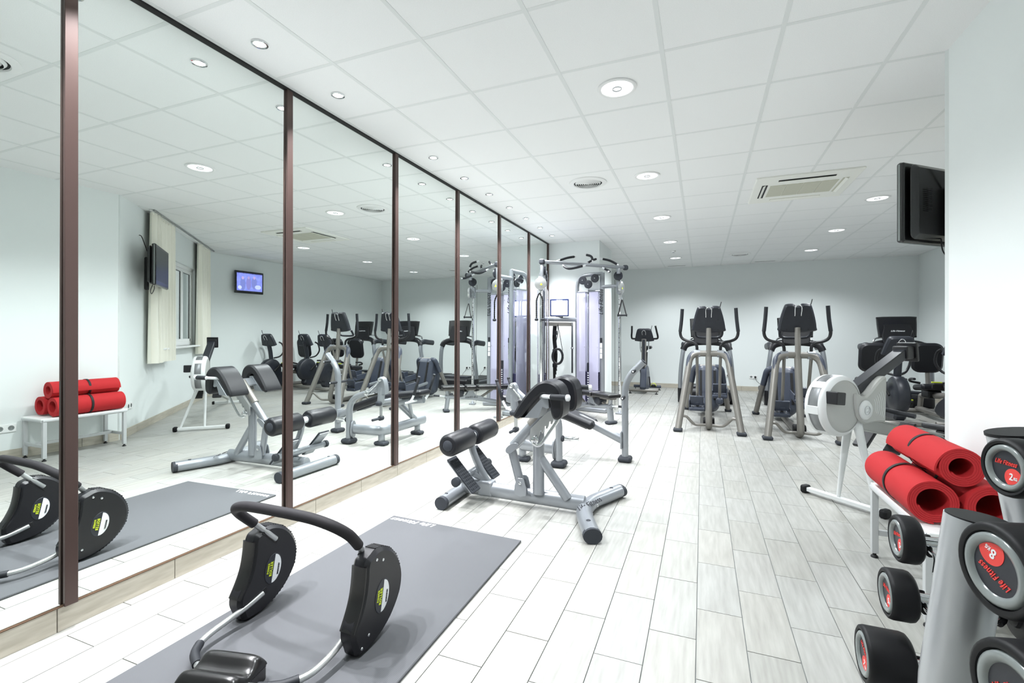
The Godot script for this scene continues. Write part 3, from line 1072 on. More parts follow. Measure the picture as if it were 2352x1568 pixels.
	for q in [[2.905, 3.095], [3.265, 3.455]]:
		m = MB.new(o)
		m.prism(padp, q[1] - q[0], Transform3D(Basis.IDENTITY, W(0, 0, (q[0] + q[1]) / 2)), 0.014)
		var hp := part(r, "hip_pad", m, M.vinyl)
		m = MB.new(o)
		m.prism([Vector2(1.37, 0.695), Vector2(1.405, 0.70), Vector2(1.53, 0.84), Vector2(1.57, 0.835), Vector2(1.575, 0.77), Vector2(1.56, 0.765), Vector2(1.53, 0.775), Vector2(1.50, 0.70)], q[1] - q[0] - 0.03, Transform3D(Basis.IDENTITY, W(0, 0, (q[0] + q[1]) / 2)), 0.002)
		part(hp, "backing_plate", m, M.silver)
	m = MB.new(o)
	m.rbox(W(1.515, 0.785, 3.18), Vector3(0.09, 0.02, 0.24), 0.005, Basis(Vector3.BACK, 0.75), 1)
	part(r, "pad_carrier", m, M.silver)
	for s in [-1.0, 1.0]:
		var t0 = 3.18 + s * 0.24
		var t1 = 3.18 + s * 0.305
		m = MB.new(o)
		m.tube(cr([W(1.50, 0.815, t0 - s * 0.04), W(1.52, 0.842, t0), W(1.56, 0.848, t1 - s * 0.02), W(1.60, 0.85, t1)], 3), 0.013, null, 12)
		m.cyl(W(1.595, 0.85, t1), W(1.60, 0.85, t1), 0.017, 14)
		var hd := part(r, "side_handle", m, M.cap_white)
		m = MB.new(o)
		m.cyl(W(1.598, 0.85, t1), W(1.705, 0.85, t1 + s * 0.012), 0.019, 16, 0.003)
		part(hd, "grip", m, M.grip)
		m = MB.new(o)
		m.cyl(W(1.703, 0.85, t1 + s * 0.012), W(1.728, 0.85, t1 + s * 0.014), 0.021, 16, 0.005)
		part(hd, "end_cap", m, M.cap_white)
	# roller stem, rollers and foot plates
	m = MB.new(o)
	m.tube(cr([W(1.0, 0.12, tc), W(0.945, 0.20, tc), W(0.90, 0.28, tc), W(0.865, 0.36, tc), W(0.852, 0.42, tc), W(0.846, 0.468, tc)], 4), 0.02, 0.03, 14, Vector3.RIGHT)
	var stem := part(r, "roller_stem", m, M.silver)
	m = MB.new(o)
	m.cyl(W(0.846, 0.467, 2.93), W(0.848, 0.467, 3.58), 0.014, 14)
	m.cyl(W(0.846, 0.467, 3.205), W(0.846, 0.467, 3.285), 0.03, 18, 0.005)
	part(stem, "axle", m, M.cap_white)
	roller_pad(r, o, W(0.845, 0.467, 2.885), W(0.847, 0.467, 3.20), 0.079)
	roller_pad(r, o, W(0.848, 0.467, 3.29), W(0.85, 0.467, 3.605), 0.079)
	m = MB.new(o)
	m.cyl(W(0.865, 0.195, 2.965), W(0.855, 0.195, 3.53), 0.027, 16, 0.003)
	var ct := part(r, "plate_tube", m, M.silver)
	m = MB.new(o)
	m.cyl(W(0.867, 0.195, 2.95), W(0.865, 0.195, 2.985), 0.033, 16, 0.004)
	m.cyl(W(0.855, 0.195, 3.51), W(0.853, 0.195, 3.545), 0.033, 16, 0.004)
	part(ct, "end_plug", m, M.foot_rubber)
	m = MB.new(o)
	m.tube([W(0.86, 0.19, tc), W(0.985, 0.14, tc)], 0.02, 0.026, 12)
	part(ct, "stub", m, M.silver)
	for t in [3.065, 3.425]:
		var pb := Basis(Vector3(0.68, -0.73, 0).normalized(), Vector3(0.73, 0.68, 0).normalized(), Vector3.BACK)
		var pc := W(0.873, 0.222, t)
		m = MB.new(o)
		m.rbox(pc - pb.y * 0.006, Vector3(0.29, 0.010, 0.115), 0.003, pb)
		var fp := part(r, "foot_plate", m, M.silver)
		m = MB.new(o)
		m.rbox(pc + pb.y * 0.006, Vector3(0.305, 0.014, 0.128), 0.006, pb, 2)
		for i in 11:
			for j in 5:
				m.rbox(pc + pb.x * (-0.125 + i * 0.025) + pb.y * 0.0145 + pb.z * (-0.045 + j * 0.0225), Vector3(0.014, 0.005, 0.014), 0.0024, pb)
		part(fp, "tread", m, M.foot_rubber)

# ---------------------------------------------------------------- crunch bench with weight pegs
func build_crunch_bench() -> void:
	var r := thing("crunch_bench", "silver plate-loaded crunch bench with black pads and peg post, beyond the back extension bench", "exercise bench", W(1.25, 0, 4.6))
	var o := r.position
	var m := MB.new(o)
	var tp := 4.725
	m.tube(cr([W(1.79, 0.03, tp), W(1.79, 0.4, tp), W(1.79, 0.66, tp), W(1.80, 0.755, tp), W(1.835, 0.835, tp), W(1.88, 0.895, tp), W(1.965, 0.985, tp)], 5), 0.033, 0.042, 18, Vector3.BACK)
	var post := part(r, "peg_post", m, M.silver)
	m = MB.new(o)
	m.tube([W(1.955, 0.973, tp), W(1.97, 0.991, tp)], 0.030, 0.039, 18, Vector3.BACK)
	part(post, "end_cap", m, M.foot_rubber)
	for q in [[1.885, 0.895], [1.785, 0.635]]:
		m = MB.new(o)
		m.cyl(W(q[0], q[1], tp - 0.145), W(q[0], q[1], tp + 0.145), 0.0165, 14, 0.003)
		var pg := part(post, "weight_peg", m, M.grip)
		m = MB.new(o)
		m.cyl(W(q[0], q[1], tp - 0.150), W(q[0], q[1], tp - 0.14), 0.008, 12, 0.002)
		part(pg, "end_bolt", m, M.cap_white)
	for q in [[0.72, 0.65], [0.60, 0.53], [0.50, 0.40]]:
		m = MB.new(o)
		m.rbox(W(1.8225, (q[0] + q[1]) / 2, tp), Vector3(0.0015, q[0] - q[1], 0.03), 0.0003)
		part(post, "warning_label", m, M.white_print, "white warning label")
	foot_cap(r, o, W(1.79, 0, tp), 0.13, 0.15, 0.052)
	# seat beam and pads
	m = MB.new(o)
	m.tube([W(1.775, 0.205, tp), W(1.36, 0.39, tp), W(0.52, 0.49, tp)], 0.034, 0.045, 16)
	var sb := part(r, "seat_beam", m, M.silver)
	m = MB.new(o)
	m.rbox(W(1.758, 0.21, tp), Vector3(0.018, 0.17, 0.11), 0.008, Basis.IDENTITY, 2)
	part(sb, "flange", m, M.silver)
	var dirp := (W(1.02, 0.515, tp) - W(1.485, 0.345, tp)).normalized()
	var pb := Basis(dirp, dirp.cross(Vector3.FORWARD).normalized(), Vector3.ZERO)
	pb = Basis(dirp, Vector3(-dirp.y, dirp.x, 0) * -1.0, Vector3.BACK)
	if pb.y.y < 0: pb = Basis(dirp, Vector3(dirp.y, -dirp.x, 0), Vector3.FORWARD)
	m = MB.new(o)
	m.rbox((W(1.02, 0.505, tp) + W(1.49, 0.335, tp)) / 2, Vector3(0.51, 0.085, 0.265), 0.038, pb, 4)
	var bp := part(r, "back_pad", m, M.vinyl)
	m = MB.new(o)
	m.rbox((W(1.02, 0.505, tp) + W(1.49, 0.335, tp)) / 2 - pb.y * 0.045, Vector3(0.4, 0.02, 0.16), 0.006, pb)
	part(bp, "pad_plate", m, M.foot_rubber)
	m = MB.new(o)
	m.rbox(W(0.69, 0.545, tp), Vector3(0.40, 0.07, 0.24), 0.032, Basis(Vector3.BACK, -0.13), 4)
	var sp := part(r, "seat_pad", m, M.vinyl)
	m = MB.new(o)
	m.rbox(W(0.69, 0.503, tp), Vector3(0.3, 0.02, 0.14), 0.006, Basis(Vector3.BACK, -0.13))
	part(sp, "pad_plate", m, M.foot_rubber)
	# crunch handles
	m = MB.new(o)
	m.cyl(W(0.60, 0.475, 4.545), W(0.60, 0.475, 4.905), 0.014, 12)
	var yk := part(r, "handle_yoke", m, M.cap_white)
	for t in [4.562, 4.888]:
		m = MB.new(o)
		m.tube(cr([W(0.66, 0.455, t), W(0.60, 0.475, t), W(0.565, 0.52, t), W(0.548, 0.56, t)], 4), 0.0125, null, 12)
		var ha := part(yk, "crunch_handle", m, M.cap_white)
		m = MB.new(o)
		m.cyl(W(0.55, 0.555, t), W(0.482, 0.752, t), 0.0165, 14)
		m.cyl(W(0.484, 0.748, t), W(0.476, 0.772, t), 0.018, 14, 0.004)
		part(ha, "grip", m, M.grip)
	# lifting frame towards the camera
	var tf := 4.30
	m = MB.new(o)
	m.tube(cr([W(1.24, 0.03, tf), W(1.24, 0.25, tf), W(1.235, 0.40, tf), W(1.20, 0.48, tf), W(1.12, 0.54, tf - 0.02), W(1.02, 0.575, tf - 0.03), W(0.93, 0.60, tf - 0.05)], 4), 0.032, 0.042, 16, Vector3.BACK)
	var fr := part(r, "front_frame", m, M.silver)
	m = MB.new(o)
	m.cyl(W(0.925, 0.598, 4.19), W(0.925, 0.598, 4.36), 0.026, 18)
	m.cyl(W(0.925, 0.598, 4.18), W(0.925, 0.598, 4.19), 0.015, 14)
	part(fr, "pivot", m, M.chrome)
	foot_cap(r, o, W(1.24, 0, tf), 0.14, 0.15, 0.06)
	m = MB.new(o)
	m.cyl(W(1.262, 0.268, tf), W(1.285, 0.268, tf), 0.03, 18, 0.004)
	var pgb := part(r, "plate_peg", m, M.foot_rubber)
	m = MB.new(o)
	m.cyl(W(1.28, 0.268, tf), W(1.43, 0.274, tf), 0.019, 16, 0.003)
	part(pgb, "sleeve", m, M.chrome)
	m = MB.new(o)
	m.tube([W(0.92, 0.61, 4.27), W(0.80, 0.70, 4.29), W(0.77, 0.74, 4.30)], 0.028, 0.034, 14)
	var arm := part(r, "swing_arm", m, M.silver)
	m = MB.new(o)
	m.prism(smooth2([Vector2(-0.06, -0.12), Vector2(0.045, -0.12), Vector2(0.06, -0.03), Vector2(0.03, 0.05), Vector2(-0.005, 0.06), Vector2(-0.045, 0.02)], 3), 0.07, Transform3D(Basis.IDENTITY, W(0.775, 0.715, 4.29)), 0.006)
	part(arm, "pivot_plate", m, M.silver)
	m = MB.new(o)
	m.cyl(W(0.775, 0.75, 4.23), W(0.775, 0.75, 4.25), 0.022, 18, 0.003)
	m.cyl(W(0.775, 0.75, 4.222), W(0.775, 0.75, 4.232), 0.013, 14)
	part(arm, "pivot_bolt", m, M.chrome)
	m = MB.new(o)
	m.cyl(W(0.79, 0.725, 4.245), W(0.915, 0.600, 4.22), 0.008, 10)
	part(arm, "tie_rod", m, M.chrome)
	m = MB.new(o)
	m.tube([W(0.775, 0.66, 4.29), W(0.80, 0.485, 4.29)], 0.036, 0.045, 14, Vector3.BACK)
	var lv := part(r, "lever", m, M.silver)
	m = MB.new(o)
	m.rbox(W(0.795, 0.485, 4.25), Vector3(0.075, 0.05, 0.05), 0.02, Basis.IDENTITY, 3)
	part(lv, "stop_pad", m, M.foot_rubber)
	m = MB.new(o)
	m.rbox(W(0.80, 0.395, 4.30), Vector3(0.036, 0.15, 0.012), 0.004)
	part(lv, "drop_link", m, M.alu)
	m = MB.new(o)
	m.cyl(W(0.80, 0.318, 4.27), W(0.80, 0.318, 4.33), 0.027, 16, 0.006)
	m.cyl(W(0.80, 0.318, 4.15), W(0.80, 0.318, 4.275), 0.014, 12)
	part(lv, "foot_crank", m, M.foot_rubber)
	m = MB.new(o)
	m.tube([W(0.80, 0.50, 4.31), W(0.80, 0.49, 4.72)], 0.022, null, 12)
	part(lv, "cross_shaft", m, M.silver)
	# low base
	m = MB.new(o)
	m.tube(cr([W(1.20, 0.165, tf + 0.01), W(1.05, 0.165, tf + 0.02), W(0.93, 0.165, tf + 0.025), W(0.84, 0.165, tf + 0.06), W(0.80, 0.165, tf + 0.15), W(0.795, 0.165, 4.7), W(0.79, 0.165, 5.16)], 5), 0.033, 0.055, 16)
	var base := part(r, "low_base", m, M.silver)
	m = MB.new(o)
	m.tube([W(1.185, 0.16, tf + 0.012), W(1.20, 0.16, tf + 0.01)], 0.05, 0.10, 16)
	part(base, "flange", m, M.silver)
	for q in [[0.845, 4.37], [0.80, 5.02]]:
		m = MB.new(o)
		m.cyl(W(q[0], 0.03, q[1]), W(q[0], 0.15, q[1]), 0.037, 16)
		part(base, "leg", m, M.silver)
		foot_cap(r, o, W(q[0], 0, q[1]), 0.15, 0.11, 0.045)
	m = MB.new(o)
	m.tube([W(0.795, 0.20, 4.96), W(0.90, 0.44, 4.73)], 0.030, 0.036, 14)
	m.tube([W(0.80, 0.25, 4.90), W(0.74, 0.47, 4.74)], 0.022, 0.022, 12)
	part(r, "seat_strut", m, M.silver)

# ---------------------------------------------------------------- dumbbells on their rack
# a dumbbell along local x, its printed end face at -x
func dumbbell(label: String, r: float, head: float, total: float, kg: String, at: Vector3, turn: float, spin: float) -> void:
	var d := thing("dumbbell", label, "dumbbell", at, turn, "black rubber dumbbells on the rack")
	var m := MB.new()
	var bx := Basis(Vector3.BACK, PI / 2)
	var gl := total / 2 - 0.02
	m.lathe([Vector2(0, -gl), Vector2(0.013, -gl), Vector2(0.013, -total * 0.2), Vector2(0.0155, 0), Vector2(0.013, total * 0.2), Vector2(0.013, gl), Vector2(0, gl)], Transform3D(bx, Vector3.ZERO), 20)
	for k in 9:
		m.cyl(Vector3(-0.028 + k * 0.007, 0, 0), Vector3(-0.025 + k * 0.007, 0, 0), 0.0165, 16, 0.001)
	part(d, "handle", m, M.chrome)
	for s in [-1.0, 1.0]:
		m = MB.new()
		var hb := Basis(Vector3.BACK, PI / 2 * -s) if s > 0 else Basis(Vector3.BACK, PI / 2)
		var hx := Transform3D(hb, Vector3(s * (total / 2 - head), 0, 0))
		# local y runs outwards
		m.lathe([Vector2(0.016, -0.006), Vector2(r * 0.45, -0.006), Vector2(r * 0.5, 0.0), Vector2(r * 0.86, 0.0), Vector2(r * 0.97, 0.006), Vector2(r, 0.014), Vector2(r, head - 0.010), Vector2(r * 0.97, head - 0.003), Vector2(r * 0.90, head), Vector2(r * 0.82, head - 0.002), Vector2(r * 0.79, head - 0.009)], hx, 40)
		var h := part(d, "head", m, M.rubber)
		m = MB.new()
		m.lathe([Vector2(r * 0.79, head - 0.009), Vector2(r * 0.77, head - 0.002), Vector2(r * 0.70, head + 0.001), Vector2(r * 0.60, head - 0.001), Vector2(r * 0.56, head - 0.007)], hx, 40)
		part(h, "grey_ring", m, M.ring_grey, "glossy grey ring")
		m = MB.new()
		m.lathe([Vector2(r * 0.57, head - 0.0065), Vector2(0, head - 0.0065)], hx, 36)
		part(h, "face_disc", m, M.machine_dark)
		var fx := Transform3D(Basis(Vector3.BACK * -s, Vector3.UP, Vector3.RIGHT * s) * Basis(Vector3.BACK, spin), Vector3(s * (total / 2 - 0.0062), 0, 0))
		var seg := PackedVector2Array()
		var rr := r * 0.555
		var c := Vector2(r * 0.24, -r * 0.30)
		for k in 40:
			var q := c + Vector2(cos(TAU * k / 40), sin(TAU * k / 40)) * r * 0.32
			if q.length() > rr: q = q.normalized() * rr
			seg.append(q)
		m = MB.new()
		m.prism(seg, 0.0008, fx, 0.0)
		var rp := part(h, "weight_mark", m, M.red_print, "red spot with the weight in white")
		words(rp, kg, r * 0.24, fx * Transform3D(Basis.IDENTITY, Vector3(r * 0.17, -r * 0.27, 0.0006)), M.white_print, 0.0, 0.85)
		words(rp, "KG", r * 0.10, fx * Transform3D(Basis.IDENTITY, Vector3(r * 0.33, -r * 0.31, 0.0006)), M.white_print, 0.0, 0.8)
		words(h, "Life Fitness", r * 0.155, fx * Transform3D(Basis.IDENTITY, Vector3(-r * 0.02, r * 0.16, 0.0004)), M.red_print, 0.3, 0.72)

func cradle(parent: Node, o: Vector3, from: Vector3, to: Vector3, side: Vector3, gap: float) -> void:
	for s in [-1.0, 1.0]:
		var m := MB.new(o)
		var p: Vector3 = to + side * s * gap
		m.tube(cr([from + side * s * 0.02, from.lerp(p, 0.55) + Vector3(0, -0.004, 0), p + Vector3(0, -0.021, 0), p + (p - from).normalized() * 0.024 + Vector3(0, 0.006, 0)], 4), 0.0055, null, 10)
		var c := part(parent, "cradle_hook", m, M.chrome)
		m = MB.new(o)
		m.tube([p + Vector3(0, -0.0235, 0) - (p - from).normalized() * 0.02, p + Vector3(0, -0.0215, 0), p + (p - from).normalized() * 0.026 + Vector3(0, 0.007, 0)], 0.0085, null, 10)
		part(c, "rubber_sleeve", m, M.rubber)

func build_dumbbells() -> void:
	var r := thing("dumbbell_rack", "silver oval posts of the dumbbell rack in the near corner", "dumbbell rack", W(3.05, 0, 1.35))
	var o := r.position
	var m := MB.new(o)
	m.tube([W(2.975, 0.03, 1.30), W(2.992, 0.49, 1.30), W(3.036, 0.852, 1.30)], 0.054, 0.05, 28, Vector3.BACK)
	var post_paint := sm(rgb(186, 188, 191), 0.26, 0.45)
	var p1 := part(r, "short_post", m, post_paint)
	m = MB.new(o)
	m.tube([W(3.0365, 0.850, 1.30), W(3.037, 0.856, 1.30)], 0.0525, 0.0485, 28, Vector3.BACK)
	part(p1, "top_cap", m, M.rubber)
	m = MB.new(o)
	m.tube([W(3.36, 0.03, 1.44), W(3.25, 0.5, 1.43), W(3.16, 1.02, 1.42)], 0.056, 0.05, 28, Vector3.BACK)
	var p2 := part(r, "tall_post", m, post_paint)
	m = MB.new(o)
	m.tube([W(3.16, 1.018, 1.42), W(3.159, 1.025, 1.42)], 0.058, 0.052, 28, Vector3.BACK)
	part(p2, "top_cap", m, M.rubber)
	m = MB.new(o)
	m.rbox(W(3.17, 0.02, 1.37), Vector3(0.56, 0.04, 0.34), 0.018, Basis.IDENTITY, 3)
	part(r, "base_plate", m, M.silver)
	# dumbbells lying across behind the short post
	var A := [["small black dumbbell, topmost left of the short rack post, above two others", 0.060, 0.048, 0.27, "3", 2.966, 0.709, 0.2], ["middle black dumbbell of the three left of the short rack post", 0.063, 0.060, 0.32, "5", 2.943, 0.561, 0.0], ["long-headed black dumbbell lowest of the three left of the short rack post", 0.071, 0.105, 0.38, "7", 2.892, 0.386, -0.4]]
	for q in A:
		var c := W(q[5] + q[3] / 2, q[6], 1.53)
		dumbbell(q[0], q[1], q[2], q[3], q[4], c, 0.0, q[7])
		cradle(r, o, W(3.0, q[6] - 0.005, 1.34), c, Vector3.RIGHT, q[3] / 2 - q[2] - 0.022)
	# dumbbells on the near side of the tall post, turned a little towards the camera
	var B := [["black dumbbell marked two kilograms at the top of the rack", 0.062, 0.05, 0.24, "2", 3.087, 0.962, 1.317, 0.0], ["thick black dumbbell marked eight kilograms below the two kilogram one", 0.083, 0.115, 0.40, "8", 2.99, 0.811, 1.138, 2.75], ["black dumbbell at the picture's lower corner below the eight kilogram one", 0.088, 0.13, 0.43, "10", 2.978, 0.628, 1.058, 0.6]]
	for q in B:
		var ax := Vector3(cos(0.26), 0, -sin(0.26))
		var c: Vector3 = W(q[5], q[6], q[7]) + ax * q[3] / 2
		dumbbell(q[0], q[1], q[2], q[3], q[4], c, 0.26, q[8])
		var y: float = q[6]
		var px: float = lerpf(3.36, 3.16, (y - 0.03) / 0.99)
		cradle(r, o, W(px, y - 0.005, 1.385), c, ax, q[3] / 2 - q[2] - 0.022)

# ---------------------------------------------------------------- bench and rolled mats
func roll(label: String, x: float, y: float, ri: float, turns: float, th: float, t0: float, t1: float, a0: float, flare: float, strap_t: float, turn := 0.0) -> void:
	var o := thing("rolled_mat", label, "exercise mat", W(x, y, (t0 + t1) / 2), turn, "red rolled exercise mats")
	var m := MB.new()
	var steps := int(turns * 36)
	var L := (t1 - t0) / 2
	var pitch := th + 0.0009
	var rings: Array = []
	for i in steps + 1:
		var f := float(i) / 36.0
		var a := a0 + TAU * f
		var r := ri + pitch * f
		var left := turns - f
		if left < 0.13: r += flare * pow((0.13 - left) / 0.13, 1.4)
		rings.append([a, r])
	var ro := ri + pitch * turns + th
	for sd in [0, 1]:
		var prev: Array = []
		for q in rings:
			var rad: float = q[1] + (th if sd == 1 else 0.0)
			var dv := Vector3(cos(q[0]), sin(q[0]), 0)
			var nn: Vector3 = dv if sd == 1 else -dv
			var cur := [m.vert(dv * rad + Vector3(0, 0, -L), nn), m.vert(dv * rad + Vector3(0, 0, L), nn)]
			if prev: m.quad(prev[0], prev[1], cur[1], cur[0])
			prev = cur
	for e in [-1.0, 1.0]:
		var prev: Array = []
		for q in rings:
			var dv := Vector3(cos(q[0]), sin(q[0]), 0)
			var nn := Vector3(0, 0, e)
			var cur := [m.vert(dv * q[1] + nn * L, nn), m.vert(dv * (q[1] + th) + nn * L, nn)]
			if prev: m.quad(prev[0], prev[1], cur[1], cur[0])
			prev = cur
	for q in [rings[0], rings[steps]]:
		var dv := Vector3(cos(q[0]), sin(q[0]), 0)
		m.flat_quad(dv * q[1] + Vector3(0, 0, -L), dv * (q[1] + th) + Vector3(0, 0, -L), dv * (q[1] + th) + Vector3(0, 0, L), dv * q[1] + Vector3(0, 0, L), dv.cross(Vector3.BACK) * (1.0 if q == rings[0] else -1.0))
	part(o, "foam_sheet", m, M.red)
	m = MB.new()
	var z := -(strap_t - (t0 + t1) / 2)
	m.lathe([Vector2(ro + 0.0005, -0.011), Vector2(ro + 0.0025, -0.010), Vector2(ro + 0.003, 0.0), Vector2(ro + 0.0025, 0.010), Vector2(ro + 0.0005, 0.011)], Transform3D(Basis(Vector3.RIGHT, PI / 2), Vector3(0, 0, z)), 48)
	part(o, "elastic_strap", m, M.black)

func build_bench_and_rolls() -> void:
	var b := thing("low_bench", "white metal bench carrying the red rolled mats by the wall", "bench", W(3.56, 0, 2.93))
	var o := b.position
	var top := 0.41
	var m := MB.new(o)
	m.rbox(W(3.56, top - 0.009, 2.87), Vector3(0.36, 0.018, 0.74), 0.005, Basis.IDENTITY, 2)
	part(b, "seat_top", m, M.white)
	m = MB.new(o)
	for q in [[3.385, 2.515, 3.385, 3.225], [3.735, 2.515, 3.735, 3.225], [3.385, 2.515, 3.735, 2.515], [3.385, 3.225, 3.735, 3.225]]:
		m.tube([W(q[0], top - 0.022, q[1]), W(q[2], top - 0.022, q[3])], 0.016, 0.016, 12)
	part(b, "seat_rail", m, M.white_metal)
	for q in [[3.39, 2.53], [3.39, 3.21], [3.73, 2.53], [3.73, 3.21]]:
		m = MB.new(o)
		m.rbox(W(q[0], top / 2 - 0.0, q[1]), Vector3(0.032, top - 0.05, 0.032), 0.003)
		var lg := part(b, "leg", m, M.white_metal)
		m = MB.new(o)
		m.lathe([Vector2(0.0, 0.0), Vector2(0.018, 0.0), Vector2(0.017, 0.008), Vector2(0.009, 0.014), Vector2(0.009, 0.03)], Transform3D(Basis.IDENTITY, W(q[0], 0, q[1])), 16)
		part(lg, "levelling_foot", m, M.black)
	for t in [2.53, 3.21]:
		m = MB.new(o)
		m.rbox(W(3.56, 0.14, t), Vector3(0.31, 0.03, 0.02), 0.003)
		part(b, "end_stretcher", m, M.white_metal)
	m = MB.new(o)
	m.rbox(W(3.60, 0.14, 2.87), Vector3(0.02, 0.03, 0.66), 0.003)
	part(b, "long_stretcher", m, M.white_metal)
	roll("red rolled mat lying lower left on the bench, at its front edge", 3.436, top + 0.0995, 0.0534, 4.22, 0.0075, 2.61, 3.2, 3.5, 0.0, 2.90)
	roll("red rolled mat lying by the wall behind the dumbbell rack", 3.637, top + 0.0995, 0.0544, 4.10, 0.0075, 2.60, 3.19, 3.7, 0.0, 2.90)
	roll("topmost red rolled mat, with a loose flap, on the two others", 3.5365, top + 0.2572, 0.0375, 4.95, 0.0075, 2.62, 3.205, 3.72, 0.013, 2.93)

# ---------------------------------------------------------------- rower
func build_rower() -> void:
	var at := W(3.45, 0, 4.12)
	var e := Vector3(0.722, 0, -0.692)
	var g := thing("rowing_machine", "pale grey rowing machine with drum flywheel and dark monitor arm", "rowing machine", at)
	g.basis = Basis(e, Vector3.UP, e.cross(Vector3.UP))
	var m := MB.new()
	# flywheel drum, axis along local z
	var fc := Vector3(-0.10, 0.735, 0.0)
	var zb := Transform3D(Basis(Vector3.RIGHT, PI / 2), fc)
	m.lathe([Vector2(0.0, -0.075), Vector2(0.14, -0.078), Vector2(0.185, -0.075), Vector2(0.208, -0.062), Vector2(0.214, -0.03), Vector2(0.214, 0.03), Vector2(0.208, 0.062), Vector2(0.185, 0.075), Vector2(0.14, 0.078), Vector2(0.0, 0.075)], zb, 56)
	var drum := part(g, "flywheel_drum", m, M.rower_grey)
	m = MB.new()
	m.lathe([Vector2(0.186, -0.077), Vector2(0.212, -0.064), Vector2(0.2185, -0.05), Vector2(0.2185, -0.036), Vector2(0.213, -0.035)], zb, 56)
	m.lathe([Vector2(0.213, 0.035), Vector2(0.2185, 0.036), Vector2(0.2185, 0.05), Vector2(0.212, 0.064), Vector2(0.186, 0.077)], zb, 56)
	for a in [0.35, 1.25, 2.35, 3.25, 4.25, 5.35]:
		var d := Vector3(cos(a), sin(a), 0)
		m.rbox(fc + d * 0.213, Vector3(0.014, 0.06, 0.085), 0.004, Basis(d, Vector3(-d.y, d.x, 0), Vector3.BACK), 2)
	part(drum, "white_cage", m, M.rower_white)
	m = MB.new()
	m.lathe([Vector2(0.2142, -0.034), Vector2(0.2155, -0.033), Vector2(0.2155, 0.033), Vector2(0.2142, 0.034)], zb, 56)
	part(drum, "perforated_band", m, sm(rgb(132, 134, 136), 0.4, 0.5))
	m = MB.new()
	m.rbox(Vector3(-0.235, 0.805, 0.108), Vector3(0.09, 0.088, 0.085), 0.008, Basis(Vector3.BACK, -0.1), 2)
	part(g, "chain_box", m, M.plastic)
	# wing housing with the round emblem
	m = MB.new()
	m.prism(smooth2([Vector2(0.0, 0.82), Vector2(0.12, 0.80), Vector2(0.26, 0.90), Vector2(0.34, 0.935), Vector2(0.355, 0.90), Vector2(0.345, 0.66), Vector2(0.335, 0.60), Vector2(0.26, 0.605), Vector2(0.16, 0.60), Vector2(0.10, 0.60), Vector2(0.02, 0.66)], 3), 0.13, Transform3D(Basis.IDENTITY, Vector3(0, 0, 0.03)), 0.012)
	var wing := part(g, "wing_housing", m, M.rower_grey)
	m = MB.new()
	m.cyl(Vector3(0.10, 0.70, 0.085), Vector3(0.10, 0.70, 0.112), 0.072, 36, 0.012)
	part(wing, "hub", m, M.rower_white)
	m = MB.new()
	m.lathe([Vector2(0.034, 0.0), Vector2(0.034, 0.003), Vector2(0.028, 0.003), Vector2(0.028, 0.0)], Transform3D(Basis(Vector3.RIGHT, PI / 2), Vector3(0.10, 0.70, 0.1125)), 28)
	var em := part(wing, "emblem", m, M.alu)
	words(em, "C2", 0.034, Transform3D(Basis.IDENTITY, Vector3(0.10, 0.70, 0.1125)), M.alu, 0.2, 0.9)
	for k in 6:
		m = MB.new()
		var rr := 0.10 + k * 0.022
		var arc: Array = []
		for j in 9:
			var a := lerpf(-0.45, 0.62, j / 8.0)
			arc.append(Vector3(0.12 + cos(a) * rr, 0.72 + sin(a) * rr * 0.95, 0.0945))
		m.tube(arc, 0.0025, null, 6)
		part(wing, "moulded_rib", m, M.rower_white)
	# monorail
	var r0 := Vector3(0.10, 0.60, 0.0)
	var r1 := Vector3(2.42, 0.13, 0.0)
	var rd := (r1 - r0).normalized()
	var rb := Basis(rd, Vector3(-rd.y, rd.x, 0), Vector3.BACK)
	m = MB.new()
	m.rbox((r0 + r1) / 2, Vector3((r1 - r0).length(), 0.085, 0.034), 0.004, rb)
	m.rbox((r0 + r1) / 2 + rb.y * 0.046, Vector3((r1 - r0).length(), 0.012, 0.056), 0.003, rb)
	m.rbox((r0 + r1) / 2 - rb.y * 0.046, Vector3((r1 - r0).length(), 0.010, 0.05), 0.003, rb)
	var rail := part(g, "monorail", m, M.rower_grey)
	words(rail, "CX", 0.05, Transform3D(rb, r0 + rd * 0.50 + rb.y * 0.0 + Vector3(0, 0, 0.0172)), M.lime, 0.15, 0.8)
	words(rail, "concept2", 0.036, Transform3D(rb, r0 + rd * 0.69 + Vector3(0, 0, 0.0172)), sm(rgb(150, 154, 150), 0.5), 0.0, 1.0)
	m = MB.new()
	m.rbox(r0 + rd * 1.25 + rb.y * 0.1, Vector3(0.25, 0.05, 0.29), 0.022, rb, 3)
	var seat := part(g, "sliding_seat", m, M.vinyl)
	m = MB.new()
	m.rbox(r0 + rd * 1.25 + rb.y * 0.05, Vector3(0.2, 0.05, 0.09), 0.008, rb)
	part(seat, "carriage", m, M.black)
	# legs and feet
	for s in [-1.0, 1.0]:
		m = MB.new()
		var a := Vector3(0.10, 0.60, 0.01 + s * 0.03)
		var b := Vector3(0.0, 0.045, 0.10 + s * 0.13)
		m.tube([a, b], [0.045, 0.014], [0.022, 0.012], 12, Vector3(0, 0.3, 1))
		part(g, "front_leg", m, M.rower_white)
	m = MB.new()
	m.rbox(Vector3(0, 0.033, 0), Vector3(0.045, 0.03, 0.56), 0.004)
	var ff := part(g, "front_foot", m, M.rower_white)
	for s in [-1.0, 1.0]:
		m = MB.new()
		m.rbox(Vector3(0, 0.031, s * 0.285), Vector3(0.075, 0.062, 0.05), 0.018, Basis.IDENTITY, 3)
		part(ff, "wheel_cap", m, M.rubber)
	m = MB.new()
